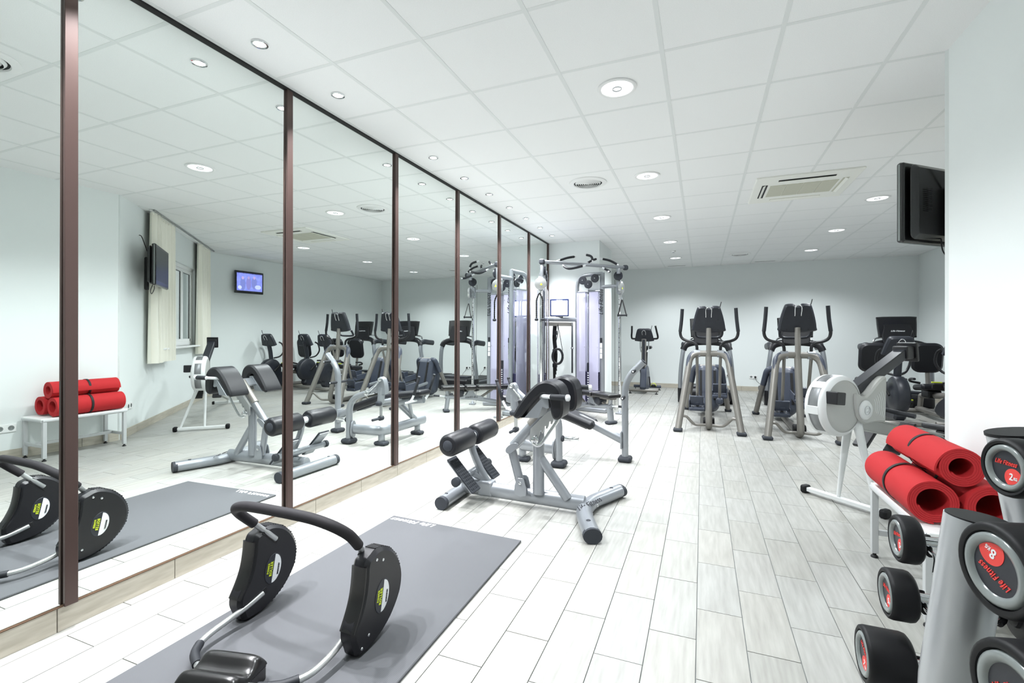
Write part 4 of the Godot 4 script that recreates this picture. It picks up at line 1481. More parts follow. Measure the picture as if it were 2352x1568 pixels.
	m.tube([Vector3(2.40, 0.14, 0), Vector3(2.46, 0.04, 0)], 0.02, 0.04, 12)
	m.rbox(Vector3(2.46, 0.03, 0), Vector3(0.04, 0.03, 0.44), 0.004)
	var rf := part(g, "rear_foot", m, M.rower_white)
	for s in [-1.0, 1.0]:
		m = MB.new()
		m.rbox(Vector3(2.46, 0.027, s * 0.225), Vector3(0.06, 0.054, 0.04), 0.014, Basis.IDENTITY, 3)
		part(rf, "end_cap", m, M.rubber)
	# monitor arm
	m = MB.new()
	var a0 := Vector3(0.05, 0.80, 0.0)
	var a1 := Vector3(0.70, 1.10, 0.0)
	var ad := (a1 - a0).normalized()
	m.rbox((a0 + a1) / 2, Vector3((a1 - a0).length(), 0.075, 0.085), 0.008, Basis(ad, Vector3(-ad.y, ad.x, 0), Vector3.BACK), 2)
	var arm := part(g, "monitor_arm", m, M.machine_dark)
	m = MB.new()
	m.rbox(Vector3(0.72, 1.105, 0), Vector3(0.09, 0.10, 0.11), 0.01, Basis.IDENTITY, 2)
	m.rbox(Vector3(0.78, 1.11, 0), Vector3(0.03, 0.15, 0.14), 0.008, Basis(Vector3.BACK, 0.12), 2)
	var mon := part(arm, "monitor", m, M.plastic)
	m = MB.new()
	m.rbox(Vector3(0.797, 1.12, 0), Vector3(0.004, 0.09, 0.11), 0.002, Basis(Vector3.BACK, 0.12))
	part(mon, "display_glass", m, M.tv_glass)
	m = MB.new()
	m.tube(cr([Vector3(0.40, 0.70, -0.22), Vector3(0.42, 0.69, -0.1), Vector3(0.43, 0.68, 0.0), Vector3(0.44, 0.665, 0.1), Vector3(0.46, 0.65, 0.22)], 4), 0.017, null, 12)
	part(g, "pull_handle", m, M.grip)
	for s in [-1.0, 1.0]:
		m = MB.new()
		m.rbox(Vector3(0.48, 0.47, s * 0.11), Vector3(0.30, 0.03, 0.11), 0.01, Basis(Vector3.BACK, 0.75), 2)
		part(g, "foot_rest", m, M.plastic)

# ---------------------------------------------------------------- cable machine
func build_cable_machine() -> void:
	var r := thing("cable_machine", "tall silver twin-tower cable machine in the corner at the mirrors' end", "cable machine", W(0.85, 0, 7.1))
	var o := r.position
	var m: MB
	for side in [0, 1]:
		var org := Vector2(0.335, 6.48) if side == 0 else Vector2(1.29, 7.52)
		var d := Vector2(-0.27, 0.963) if side == 0 else Vector2(-0.968, 0.25)
		var q := Vector2(0.963, 0.27) if side == 0 else Vector2(-0.25, -0.968)   # towards the user
		var P := func(a: float, y: float, b: float) -> Vector3:
			return W(org.x + d.x * a + q.x * b, y, org.y + d.y * a + q.y * b)
		var bd := Vector3(d.x, 0, -d.y)
		var bq := Vector3(q.x, 0, -q.y)
		var B := Basis(bd, Vector3.UP, bd.cross(Vector3.UP))
		# arched tower frame
		m = MB.new(o)
		m.tube(fil([P.call(0.30, 0.0, 0), P.call(0.30, 2.25, 0)], 0.1), 0.028, 0.042, 14, bd)
		var post := part(r, "tower_post", m, M.silver)
		words(post, "Life Fitness", 0.075, Transform3D(Basis(Vector3.UP, bd if side == 1 else -bd, bq) if true else Basis.IDENTITY, P.call(0.30, 1.78, 0.043) - o), M.black_print, 0.25, 0.75)
		for k in 4:
			m = MB.new(o)
			m.rbox(P.call(0.30, 1.16 - k * 0.085, 0.043), Vector3(0.038, 0.075, 0.0015), 0.0003, B)
			part(post, "instruction_label", m, M.white_print if k > 0 else M.black_print, "white instruction label")
		m = MB.new(o)
		m.tube(fil([P.call(0.30, 2.235, 0), P.call(0.755, 2.225, 0), P.call(0.755, 0.02, 0)], 0.2, 8), 0.032, 0.032, 14)
		var arch := part(r, "tower_arch", m, M.silver)
		m = MB.new(o)
		m.tube([P.call(0.30, 1.955, 0), P.call(0.755, 1.955, 0)], 0.024, 0.024, 12)
		part(arch, "cross_bar", m, M.silver)
		m = MB.new(o)
		m.rbox(P.call(0.5, 0.035, 0), Vector3(0.60, 0.07, 0.20), 0.02, B, 2)
		part(r, "tower_foot", m, M.silver)
		# pulleys under the arch
		for pq in [[0.40, 2.16], [0.52, 2.07], [0.62, 2.14]]:
			m = MB.new(o)
			var c: Vector3 = P.call(pq[0], pq[1], 0.06)
			m.lathe([Vector2(0, -0.016), Vector2(0.03, -0.016), Vector2(0.068, -0.012), Vector2(0.060, 0.0), Vector2(0.068, 0.012), Vector2(0.03, 0.016), Vector2(0, 0.016)], Transform3D(MB.along(bq), c), 28)
			var pu := part(r, "pulley", m, M.machine_dark)
			m = MB.new(o)
			m.cyl(c - bq * 0.08, c + bq * 0.02, 0.009, 10)
			part(pu, "axle", m, M.chrome)
		# weight stack and shrouds
		for k in 14:
			m = MB.new(o)
			m.rbox(P.call(0.53, 0.13 + k * 0.038, -0.005), Vector3(0.36, 0.035, 0.10), 0.003, B)
			var wp := part(r, "weight_plate", m, M.stack)
			m = MB.new(o)
			m.rbox(P.call(0.53, 0.13 + k * 0.038, 0.046), Vector3(0.026, 0.016, 0.001), 0.0003, B)
			part(wp, "weight_tag", m, M.white_print)
		m = MB.new(o)
		m.rbox(P.call(0.53, 0.72, -0.005), Vector3(0.07, 0.14, 0.06), 0.006, B)
		part(r, "stack_head", m, M.machine_dark)
		for a in [0.50, 0.56]:
			m = MB.new(o)
			m.cyl(P.call(a, 0.08, -0.005), P.call(a, 1.95, -0.005), 0.009, 12)
			part(r, "guide_rod", m, M.chrome)
		m = MB.new(o)
		m.cyl(P.call(0.53, 0.78, 0.02), P.call(0.53, 2.08, 0.02), 0.0035, 8)
		part(r, "lift_cable", m, M.black)
		for fb in [-1.0, 1.0]:
			var halves := [[0.335, 0.495], [0.565, 0.725]] if fb > 0 else [[0.335, 0.725]]
			for hh in halves:
				m = MB.new(o)
				m.rbox(P.call((hh[0] + hh[1]) / 2, 1.02, fb * 0.075), Vector3(hh[1] - hh[0], 1.84, 0.004), 0.001, B)
				var sh := part(r, "shroud", m, M.shroud, "frosted lilac panel")
				for yy in [0.25, 1.05, 1.85]:
					m = MB.new(o)
					var cc: Vector3 = P.call(hh[0] + 0.012, yy, fb * 0.077)
					m.cyl(cc, cc + bq * fb * 0.006, 0.007, 10)
					part(sh, "screw", m, M.chrome)
		# slotted column with sliding pulley head
		m = MB.new(o)
		m.cyl(P.call(0, 0.02, 0), P.call(0, 2.2, 0), 0.0225, 20)
		var col := part(r, "slide_column", m, M.chrome)
		m = MB.new(o)
		for k in 21:
			var h0: Vector3 = P.call(0, 0.30 + k * 0.075, 0.021)
			m.cyl(h0, h0 + bq * 0.003, 0.007, 8, 0.0005)
		part(col, "index_holes", m, M.black)
		m = MB.new(o)
		m.rbox(P.call(0, 0.012, 0.0), Vector3(0.11, 0.024, 0.10), 0.006, B)
		part(col, "column_foot", m, M.silver)
		m = MB.new(o)
		m.tube([P.call(0.0, 2.02 + (0.0 if side == 1 else 0.1), 0), P.call(0.3, 2.02 + (0.0 if side == 1 else 0.1), 0)], 0.03, 0.03, 12)
		part(r, "arm_tube", m, M.silver)
		m = MB.new(o)
		m.rbox(P.call(0, 1.99, 0.0), Vector3(0.09, 0.20, 0.09), 0.02, B, 2)
		var hd := part(r, "pulley_head", m, M.silver)
		m = MB.new(o)
		m.lathe([Vector2(0, -0.02), Vector2(0.08, -0.02), Vector2(0.088, -0.014), Vector2(0.088, 0.014), Vector2(0.08, 0.02), Vector2(0, 0.02)], Transform3D(MB.along(bd), P.call(-0.055, 1.98, -0.005 if side == 0 else 0.06)), 32)
		part(hd, "pulley_guard", m, M.alu)
		m = MB.new(o)
		m.prism([Vector2(-0.018, -0.012), Vector2(0.018, -0.012), Vector2(0, 0.02)], 0.002, Transform3D(Basis(bq, Vector3.UP, bq.cross(Vector3.UP)), P.call(-0.0765, 1.97, 0.005 if side == 0 else 0.07)))
		part(hd, "warning_triangle", m, M.yellow_green)
		m = MB.new(o)
		var hc: Vector3 = P.call(0.0, 2.17, 0.055)
		m.lathe([Vector2(0, -0.016), Vector2(0.03, -0.016), Vector2(0.072, -0.012), Vector2(0.062, 0.0), Vector2(0.072, 0.012), Vector2(0.03, 0.016), Vector2(0, 0.016)], Transform3D(MB.along(bq), hc), 28)
		part(r, "top_pulley", m, M.machine_dark)
		m = MB.new(o)
		m.cyl(P.call(0.07, 0.06, 0.02), P.call(0.07, 2.12, 0.02), 0.003, 8)
		part(r, "side_cable", m, M.black)
	# pull-up beam with its grips
	var A := W(0.355, 2.30, 6.46)
	var Z := W(1.385, 2.295, 7.48)
	m = MB.new(o)
	m.cyl(A, Z, 0.026, 16)
	m.cyl(W(0.355, 2.03, 6.47), W(0.355, 2.30, 6.47), 0.03, 14)
	m.cyl(W(1.29, 2.2, 7.42), W(1.29, 2.29, 7.40), 0.03, 14)
	var beam := part(r, "pull_up_beam", m, M.silver)
	for q in [[A, 0.0], [Z, 1.0]]:
		m = MB.new(o)
		m.rbox(q[0], Vector3(0.085, 0.08, 0.085), 0.03, Basis.IDENTITY, 3)
		part(beam, "end_cap", m, M.foot_rubber)
	var bdir := (Z - A).normalized()
	var front := Vector3(0.70, 0.0, 0.714)
	var G := [[[0.16, 0.0, 0.02], [0.30, -0.04, 0.09], [0.42, -0.10, 0.13]], [[0.46, 0.06, 0.14], [0.50, 0.16, 0.10], [0.50, 0.20, 0.02]], [[0.52, -0.02, 0.02], [0.60, -0.05, 0.08], [0.68, -0.10, 0.12]], [[0.72, -0.1, 0.13], [0.80, 0.0, 0.09], [0.88, 0.06, 0.02]], [[0.22, 0.02, -0.03], [0.25, 0.16, -0.10], [0.40, 0.24, -0.05]], [[0.70, 0.02, -0.03], [0.72, 0.16, -0.1], [0.66, 0.26, -0.12]]]
	var LB := (Z - A).length()
	for g in G:
		var pts: Array = []
		for c in g:
			pts.append(A + bdir * c[0] * LB + front * c[1] + Vector3(0, c[2], 0))
		m = MB.new(o)
		m.tube(cr(pts, 5), 0.012, null, 10)
		var gr := part(beam, "pull_up_grip", m, M.cap_white)
		m = MB.new(o)
		m.tube(cr(pts, 8).slice(3, 15), 0.0175, null, 12)
		part(gr, "foam_sleeve", m, M.grip)
	# rear bar and screen
	m = MB.new(o)
	m.tube([W(0.145, 1.50, 7.19), W(0.575, 1.50, 7.68)], 0.03, 0.035, 12)
	part(r, "rear_cross_bar", m, M.silver)
	m = MB.new(o)
	m.tube([W(0.145, 0.45, 7.19), W(0.575, 0.45, 7.68)], 0.03, 0.035, 12)
	var rear := part(r, "rear_cross_bar", m, M.silver)
	m = MB.new(o)
	m.rbox(W(0.34, 1.42, 7.40), Vector3(0.52, 0.06, 0.03), 0.004, Basis(Vector3(0.66, 0, -0.751), Vector3.UP, Vector3(0.751, 0, 0.66)))
	part(rear, "hook_plate", m, M.silver2)

	# screen that stands on the rear bar
	var scb := Basis(Vector3.UP, 0.30)
	var sc := thing("exercise_screen", "small glowing white screen with dark blue frame on the cable machine", "screen", W(0.335, 1.535, 7.42), 0.30)
	m = MB.new()
	m.rbox(Vector3(0, 0.155, 0.0), Vector3(0.305, 0.285, 0.035), 0.01, Basis.IDENTITY, 2)
	part(sc, "frame", m, sm(rgb(38, 52, 98), 0.4))
	m = MB.new()
	m.rbox(Vector3(0, 0.152, 0.0172), Vector3(0.262, 0.235, 0.002), 0.0005)
	var glow := sm(Color(0.9, 0.92, 1.0), 0.3)
	glow.emission_enabled = true
	glow.emission = Color(0.93, 0.94, 1.0)
	glow.emission_energy_multiplier = 1.6
	part(sc, "screen_glass", m, glow)
	m = MB.new()
	m.rbox(Vector3(0, 0.005, 0.0), Vector3(0.12, 0.02, 0.06), 0.006)
	part(sc, "stand", m, M.machine_dark)
	words(sc, "Life Fitness", 0.014, Transform3D(Basis.IDENTITY, Vector3(0, 0.278, 0.0178)), M.white_print, 0.3, 1.0)
	var al := AreaLight3D.new()
	al.name = "lamp"
	al.area_size = Vector2(0.26, 0.23)
	al.area_normalize_energy = true
	al.light_energy = 0.12
	al.light_color = Color(0.93, 0.94, 1.0)
	al.shadow_enabled = true
	al.position = Vector3(0, 0.152, 0.025)
	al.rotation.y = PI
	sc.add_child(al)
	al.rotation = Vector3.ZERO

	# rope and handle clipped to the pulleys
	var rp := thing("triceps_rope", "black braided triceps rope hanging from the pulley beside the mirror", "rope handle", W(0.335, 1.92, 6.41))
	var ro := rp.position
	m = MB.new(ro)
	m.tube(cr([W(0.335, 1.91, 6.41), W(0.347, 1.88, 6.41), W(0.335, 1.845, 6.41), W(0.323, 1.88, 6.41), W(0.335, 1.91, 6.41)], 5), 0.005, null, 8)
	part(rp, "clip", m, M.chrome)
	for s in [-1.0, 1.0]:
		var strand := func(ph: float) -> Array:
			var out: Array = []
			for i in 60:
				var f := i / 59.0
				var c := W(0.335 + s * 0.045 * sin(minf(1.0, f * 3.0) * PI / 2) * 1.0, 1.845 - 0.37 * f, 6.41 + s * 0.008)
				out.append(c + Vector3(cos(f * 40.0 + ph), 0, sin(f * 40.0 + ph)) * 0.0055)
			return out
		m = MB.new(ro)
		m.tube(strand.call(0.0), 0.0075, null, 7)
		m.tube(strand.call(PI), 0.0075, null, 7)
		var sr := part(rp, "rope_strand", m, M.rubber)
		m = MB.new(ro)
		m.lathe([Vector2(0.0, 0.0), Vector2(0.018, 0.002), Vector2(0.027, 0.012), Vector2(0.028, 0.03), Vector2(0.018, 0.038), Vector2(0.0, 0.038)], Transform3D(Basis.IDENTITY, W(0.335 + s * 0.045, 1.445, 6.41 + s * 0.008)), 18)
		part(sr, "end_stop", m, M.foot_rubber)
	var hn := thing("stirrup_handle", "black stirrup handle hanging from the outer pulley column", "cable handle", W(1.345, 1.54, 7.42))
	ro = hn.position
	m = MB.new(ro)
	m.tube(cr([W(1.34, 1.90, 7.44), W(1.352, 1.86, 7.44), W(1.34, 1.80, 7.44), W(1.328, 1.86, 7.44), W(1.34, 1.90, 7.44)], 5), 0.005, null, 8)
	part(hn, "clip", m, M.chrome)
	m = MB.new(ro)
	m.tube([W(1.285, 1.56, 7.42), W(1.335, 1.79, 7.44), W(1.345, 1.79, 7.44), W(1.405, 1.56, 7.42)], 0.003, 0.010, 8)
	part(hn, "strap", m, M.black)
	m = MB.new(ro)
	m.cyl(W(1.275, 1.55, 7.42), W(1.415, 1.55, 7.42), 0.014, 14)
	m.cyl(W(1.27, 1.55, 7.42), W(1.285, 1.55, 7.42), 0.021, 14)
	m.cyl(W(1.405, 1.55, 7.42), W(1.42, 1.55, 7.42), 0.021, 14)
	part(hn, "grip", m, M.grip)

	# attachments on the hooks
	var st := thing("strap_bundle", "long black training strap bundle hanging under the small screen", "strap", W(0.28, 1.40, 7.40))
	ro = st.position
	for k in 4:
		m = MB.new(ro)
		var x := 0.25 + k * 0.012
		m.tube(cr([W(x, 1.44, 7.40), W(x - 0.01, 1.2, 7.39), W(x + 0.012, 0.95, 7.385), W(x, 0.72, 7.39), W(x + 0.004, 0.48 + 0.06 * k, 7.39)], 4), 0.004, 0.016, 8)
		part(st, "strap", m, M.rubber)
	for y in [1.28, 0.98, 0.75]:
		m = MB.new(ro)
		m.rbox(W(0.27, y, 7.385), Vector3(0.075, 0.07, 0.05), 0.012, Basis.IDENTITY, 2)
		part(st, "buckle", m, M.plastic)
	var hr := thing("ankle_harness", "black looped harness hanging beside the long straps", "harness", W(0.34, 1.2, 7.35))
	ro = hr.position
	m = MB.new(ro)
	m.tube(cr([W(0.31, 1.44, 7.37), W(0.335, 1.30, 7.34), W(0.30, 1.12, 7.32), W(0.255, 0.98, 7.31)], 5), 0.004, 0.010, 8)
	m.tube(cr([W(0.32, 1.44, 7.37), W(0.36, 1.28, 7.34), W(0.39, 1.1, 7.34), W(0.41, 0.99, 7.35)], 5), 0.003, 0.007, 8)
	part(hr, "strap", m, M.rubber)
	m = MB.new(ro)
	var loop: Array = []
	for k in 25:
		var a := TAU * k / 24.0
		loop.append(W(0.335 + cos(a) * 0.075, 0.90 + sin(a) * 0.12, 7.315 + cos(a) * 0.03))
	m.tube(loop, 0.012, 0.02, 10)
	part(hr, "padded_loop", m, M.vinyl)
	var bh := thing("bar_attachment", "dark straight bar attachment hanging at the tower's edge", "bar handle", W(0.515, 1.2, 7.55))
	ro = bh.position
	m = MB.new(ro)
	m.cyl(W(0.515, 0.62, 7.55), W(0.515, 1.40, 7.55), 0.014, 12)
	var bb := part(bh, "bar", m, M.machine_dark)
	m = MB.new(ro)
	m.tube(cr([W(0.515, 1.39, 7.55), W(0.505, 1.43, 7.545), W(0.515, 1.455, 7.54), W(0.525, 1.43, 7.545)], 4), 0.005, null, 8)
	part(bb, "ring", m, M.chrome)
	m = MB.new(ro)
	m.cyl(W(0.495, 1.03, 7.55), W(0.535, 1.03, 7.55), 0.02, 12)
	part(bb, "swivel", m, M.chrome)

# ---------------------------------------------------------------- adjustable bench
func build_flat_bench() -> void:
	var a := Vector3(-0.79, 0, -0.61).normalized()
	var r := thing("adjustable_bench", "black padded adjustable bench lying flat in front of the cable machine", "exercise bench", W(1.33, 0, 6.62))
	r.basis = Basis(a, Vector3.UP, a.cross(Vector3.UP))
	var m := MB.new()
	var pads := [["seat_pad", -0.06, 0.31, 0.24], ["middle_pad", 0.325, 0.50, 0.25], ["back_pad", 0.515, 1.17, 0.25]]
	for p in pads:
		m = MB.new()
		m.rbox(Vector3((p[1] + p[2]) / 2, 0.392, 0), Vector3(p[2] - p[1], 0.062, p[3]), 0.024, Basis.IDENTITY, 4)
		var pd := part(r, p[0], m, M.leather)
		m = MB.new()
		m.rbox(Vector3((p[1] + p[2]) / 2, 0.352, 0), Vector3((p[2] - p[1]) * 0.8, 0.022, p[3] * 0.5), 0.004)
		part(pd, "pad_frame", m, M.silver2)
	m = MB.new()
	m.tube([Vector3(0.02, 0.03, 0), Vector3(0.05, 0.235, 0)], 0.05, 0.035, 14, Vector3.RIGHT)
	m.tube([Vector3(0.05, 0.225, 0), Vector3(0.03, 0.345, 0)], 0.03, 0.03, 12, Vector3.RIGHT)
	part(r, "front_leg", m, M.silver)
	foot_cap(r, Vector3.ZERO, Vector3(0.02, 0, 0), 0.10, 0.17, 0.045)
	m = MB.new()
	m.tube([Vector3(0.0, 0.245, 0), Vector3(0.45, 0.215, 0), Vector3(1.18, 0.075, 0)], 0.04, 0.034, 14)
	var bm := part(r, "base_beam", m, M.silver)
	m = MB.new()
	m.prism(smooth2([Vector2(0.22, 0.23), Vector2(0.62, 0.19), Vector2(0.60, 0.24), Vector2(0.50, 0.255), Vector2(0.44, 0.345), Vector2(0.38, 0.345), Vector2(0.33, 0.26)], 2), 0.085, Transform3D.IDENTITY, 0.004)
	var gs := part(bm, "gusset", m, M.silver)
	words(gs, "Life Fitness", 0.035, Transform3D(Basis(Vector3.LEFT, Vector3.UP, Vector3.FORWARD), Vector3(0.42, 0.232, -0.0435)), M.black_print, 0.25, 0.8)
	words(gs, "Life Fitness", 0.035, Transform3D(Basis(Vector3.RIGHT, Vector3.UP, Vector3.BACK), Vector3(0.42, 0.232, 0.0435)), M.black_print, 0.25, 0.8)
	for s in [[0.12, 0.24, 0.30, 0.345], [0.58, 0.22, 0.78, 0.345]]:
		m = MB.new()
		m.tube([Vector3(s[0], s[1], 0), Vector3(s[2], s[3], 0)], 0.025, 0.02, 12)
		part(r, "strut", m, M.silver2)
	m = MB.new()
	m.cyl(Vector3(0.24, 0.31, -0.07), Vector3(0.24, 0.31, 0.07), 0.06, 22, 0.008)
	part(r, "ratchet_drum", m, M.machine_dark)
	m = MB.new()
	m.cyl(Vector3(0.02, 0.248, 0.0), Vector3(-0.10, 0.255, 0.05), 0.012, 12)
	var hd := part(r, "carry_handle", m, M.cap_white)
	m = MB.new()
	m.cyl(Vector3(-0.08, 0.254, 0.042), Vector3(-0.17, 0.258, 0.08), 0.016, 12)
	part(hd, "grip", m, M.grip)
	m = MB.new()
	m.rbox(Vector3(1.19, 0.05, 0), Vector3(0.08, 0.06, 0.5), 0.02, Basis.IDENTITY, 2)
	part(r, "rear_foot", m, M.silver)
	for s in [-1.0, 1.0]:
		m = MB.new()
		m.cyl(Vector3(1.19, 0.045, s * 0.25), Vector3(1.19, 0.045, s * 0.285), 0.045, 20, 0.006)
		part(r, "wheel", m, M.foot_rubber)

# ---------------------------------------------------------------- cross trainers
# local x to the side, y up; w(x, y, t) with t away from the camera
func build_ellipticals() -> void:
	var r := thing("cross_trainer", "grey and black cross trainer in the middle of the room, nearer the mirrors", "cross trainer", W(2.575, 0, 6.46), 0.0, "cross trainers")
	var m := MB.new()
	m.tube(fil([W(-0.37, 0.03, 0.0), W(-0.225, 0.995, 0.38), W(0.225, 0.995, 0.38), W(0.37, 0.03, 0.0)], 0.13, 7), 0.040, 0.046, 14, Vector3.FORWARD)
	var arch := part(r, "front_arch", m, M.silver2)
	for s in [-1.0, 1.0]:
		m = MB.new()
		m.tube(fil([W(s * 0.30, 0.62, 0.225), W(s * 0.243, 0.93, 0.35), W(s * 0.20, 0.99, 0.39), W(s * 0.14, 1.0, 0.39)], 0.1, 5), [0.012, 0.03, 0.033, 0.034, 0.035, 0.036, 0.037, 0.037, 0.037, 0.037, 0.037, 0.037, 0.037, 0.037], [0.02, 0.044, 0.046, 0.047, 0.047, 0.047, 0.047, 0.047, 0.047, 0.047, 0.047, 0.047, 0.047, 0.047], 14, Vector3.FORWARD)
		part(arch, "shoulder_cover", m, M.machine_blue)
		m = MB.new()
		m.tube([W(s * 0.105, 0.997, 0.38), W(s * 0.185, 0.997, 0.38)], 0.043, 0.05, 14)
		part(arch, "bearing_collar", m, M.silver)
		foot_cap(arch, Vector3.ZERO, W(s * 0.372, 0, 0.0), 0.115, 0.13, 0.045)
	m = MB.new()
	m.tube(cr([W(0, 0.98, 0.37), W(0, 0.60, 0.29), W(0, 0.25, 0.20), W(0, 0.10, 0.18), W(0, 0.045, 0.24), W(0, 0.04, 0.40), W(0, 0.06, 1.45)], 5), 0.040, null, 14)
	var mast := part(r, "centre_mast", m, M.silver2)
	m = MB.new()
	m.tube(cr([W(0, 0.96, 0.36), W(0, 1.10, 0.36), W(0, 1.20, 0.37), W(0, 1.335, 0.385)], 4), 0.037, 0.032, 14)
	part(mast, "console_neck", m, M.silver2)
	m = MB.new()
	m.tube(cr([W(-0.325, 0.19, 0.065), W(-0.27, 0.185, 0.08), W(-0.215, 0.12, 0.11), W(-0.16, 0.075, 0.15), W(-0.05, 0.072, 0.19), W(0.05, 0.072, 0.19), W(0.16, 0.075, 0.15), W(0.215, 0.12, 0.11), W(0.27, 0.185, 0.08), W(0.325, 0.19, 0.065)], 3), 0.018, null, 10)
	part(mast, "stabiliser", m, M.silver2)
	m = MB.new()
	m.cyl(W(-0.07, 0.105, 0.28), W(0.07, 0.105, 0.28), 0.055, 18, 0.012)
	part(mast, "wheel", m, M.rubber)
	# console, back towards the camera
	m = MB.new()
	var cx := Transform3D(Basis(Vector3.RIGHT, 0.22), W(0, 1.46, 0.40))
	m.prism(smooth2([Vector2(-0.195, -0.165), Vector2(0.0, -0.185), Vector2(0.195, -0.165), Vector2(0.205, -0.12), Vector2(0.185, 0.0), Vector2(0.15, 0.13), Vector2(0.125, 0.168), Vector2(0.045, 0.172), Vector2(0.03, 0.155), Vector2(-0.03, 0.155), Vector2(-0.045, 0.172), Vector2(-0.125, 0.168), Vector2(-0.15, 0.13), Vector2(-0.185, 0.0), Vector2(-0.205, -0.12)], 3), 0.085, cx, 0.02)
	var con := part(r, "console", m, M.machine_dark)
	m = MB.new()
	m.tube(cr([cx * Vector3(-0.034, 0.03, 0.045), cx * Vector3(-0.034, 0.06, 0.052), cx * Vector3(-0.036, 0.13, 0.06), cx * Vector3(-0.022, 0.157, 0.06), cx * Vector3(0.0, 0.163, 0.06), cx * Vector3(0.022, 0.157, 0.06), cx * Vector3(0.036, 0.13, 0.06), cx * Vector3(0.034, 0.06, 0.052), cx * Vector3(0.034, 0.03, 0.045)], 3), 0.0055, null, 8)
	part(con, "wire_hook", m, M.chrome)
	for q in [[-0.115, -0.005], [0.115, -0.005], [-0.115, -0.14], [0.115, -0.14]]:
		m = MB.new()
		m.cyl(cx * Vector3(q[0], q[1], 0.040), cx * Vector3(q[0], q[1], 0.0445), 0.006, 10, 0.001)
		part(con, "screw", m, M.black)
	m = MB.new()
	m.cyl(cx * Vector3(0.13, 0.12, 0.0), cx * Vector3(0.155, 0.225, -0.02), 0.005, 8)
	part(con, "antenna", m, M.black)
	m = MB.new()
	m.tube(cr([W(-0.17, 1.31, 0.50), W(-0.165, 1.24, 0.56), W(-0.12, 1.21, 0.6), W(0.0, 1.205, 0.6), W(0.12, 1.21, 0.6), W(0.165, 1.24, 0.56), W(0.17, 1.31, 0.50)], 4), 0.018, null, 10)
	part(r, "fixed_handlebar", m, M.machine_dark)
	for s in [-1.0, 1.0]:
		m = MB.new()
		m.tube(cr([W(s * 0.335, 1.595, 0.46), W(s * 0.345, 1.45, 0.46), W(s * 0.362, 1.29, 0.45), W(s * 0.34, 1.205, 0.44), W(s * 0.275, 1.165, 0.42), W(s * 0.19, 1.145, 0.40), W(s * 0.15, 1.10, 0.385), W(s * 0.145, 1.02, 0.38)], 4), 0.019, null, 12)
		var arm := part(r, "moving_arm", m, M.plastic)
		m = MB.new()
		m.tube(cr([W(s * 0.335, 1.603, 0.46), W(s * 0.345, 1.45, 0.46), W(s * 0.362, 1.29, 0.45)], 4), 0.023, null, 12)
		part(arm, "grip", m, M.grip)
		m = MB.new()
		m.cyl(W(s * 0.145, 0.97, 0.38), W(s * 0.14, 0.20 if s < 0 else 0.30, 0.62), 0.019, 14)
		part(arm, "lower_rod", m, M.silver2)
		m = MB.new()
		m.rbox(W(s * 0.14, 0.33 if s < 0 else 0.34, 0.585), Vector3(0.09, 0.09, 0.10), 0.032, Basis.IDENTITY, 3)
		part(arm, "joint_cover", m, M.machine_blue)
	# pedals
	for s in [-1.0, 1.0]:
		var y: float = 0.24 if s < 0 else 0.38
		var t: float = 0.72 if s < 0 else 1.10
		m = MB.new()
		m.rbox(W(s * 0.15, y, t), Vector3(0.20, 0.05, 0.42), 0.018, Basis(Vector3.RIGHT, 0.1), 2)
		m.rbox(W(s * 0.245, y + 0.05, t), Vector3(0.016, 0.14, 0.40), 0.007, Basis(Vector3.RIGHT, 0.1), 2)
		m.rbox(W(s * 0.055, y + 0.03, t), Vector3(0.014, 0.10, 0.36), 0.006, Basis(Vector3.RIGHT, 0.1), 2)
		m.rbox(W(s * 0.15, y + 0.10, t - 0.18), Vector3(0.18, 0.15, 0.03), 0.012, Basis(Vector3.RIGHT, 0.5), 2)
		var pe := part(r, "pedal", m, M.machine_blue)
		m = MB.new()
		for k in 7:
			m.rbox(W(s * 0.15 - 0.054 + k * 0.018, y + 0.029, t), Vector3(0.008, 0.006, 0.30), 0.002, Basis(Vector3.RIGHT, 0.1))
		part(pe, "tread", m, M.foot_rubber)
		m = MB.new()
		m.tube([W(s * 0.14, 0.22 if s < 0 else 0.31, 0.6), W(s * 0.13, 0.3, 1.45)], 0.02, 0.03, 12)
		part(r, "drive_link", m, M.silver)
	# rear housing
	m = MB.new()
	var hb := Basis(Vector3.RIGHT, -0.28)
	m.rbox(W(0, 0.40, 1.60), Vector3(0.34, 0.70, 0.42), 0.11, hb, 4)
	m.rbox(W(0, 0.36, 1.80), Vector3(0.24, 0.62, 0.30), 0.10, hb, 4)
	var hs := part(r, "flywheel_housing", m, M.machine_blue)
	for s in [-1.0, 1.0]:
		m = MB.new()
		m.rbox(W(s * 0.10, 0.40, 1.60) + hb * Vector3(0, 0.02, 0.2), Vector3(0.035, 0.46, 0.03), 0.006, hb)
		part(hs, "link_slot", m, M.black)
	m = MB.new()
	m.tube(fil([W(-0.31, 0.03, 1.96), W(-0.20, 0.74, 1.58), W(0.20, 0.74, 1.58), W(0.31, 0.03, 1.96)], 0.12, 6), 0.038, 0.044, 14, Vector3.FORWARD)
	var ra := part(r, "rear_arch", m, M.silver2)
	for s in [-1.0, 1.0]:
		m = MB.new()
		m.tube(fil([W(s * 0.235, 0.5, 1.70), W(s * 0.203, 0.70, 1.60), W(s * 0.17, 0.742, 1.58), W(s * 0.11, 0.742, 1.58)], 0.08, 4), 0.041, 0.048, 14, Vector3.FORWARD)
		part(ra, "shoulder_cover", m, M.machine_blue)
		foot_cap(ra, Vector3.ZERO, W(s * 0.312, 0, 1.97), 0.105, 0.12, 0.045)
	dup(r, "cross_trainer", "grey and black cross trainer beside the rowing machine", W(3.588, 0, 6.34), 0.0)

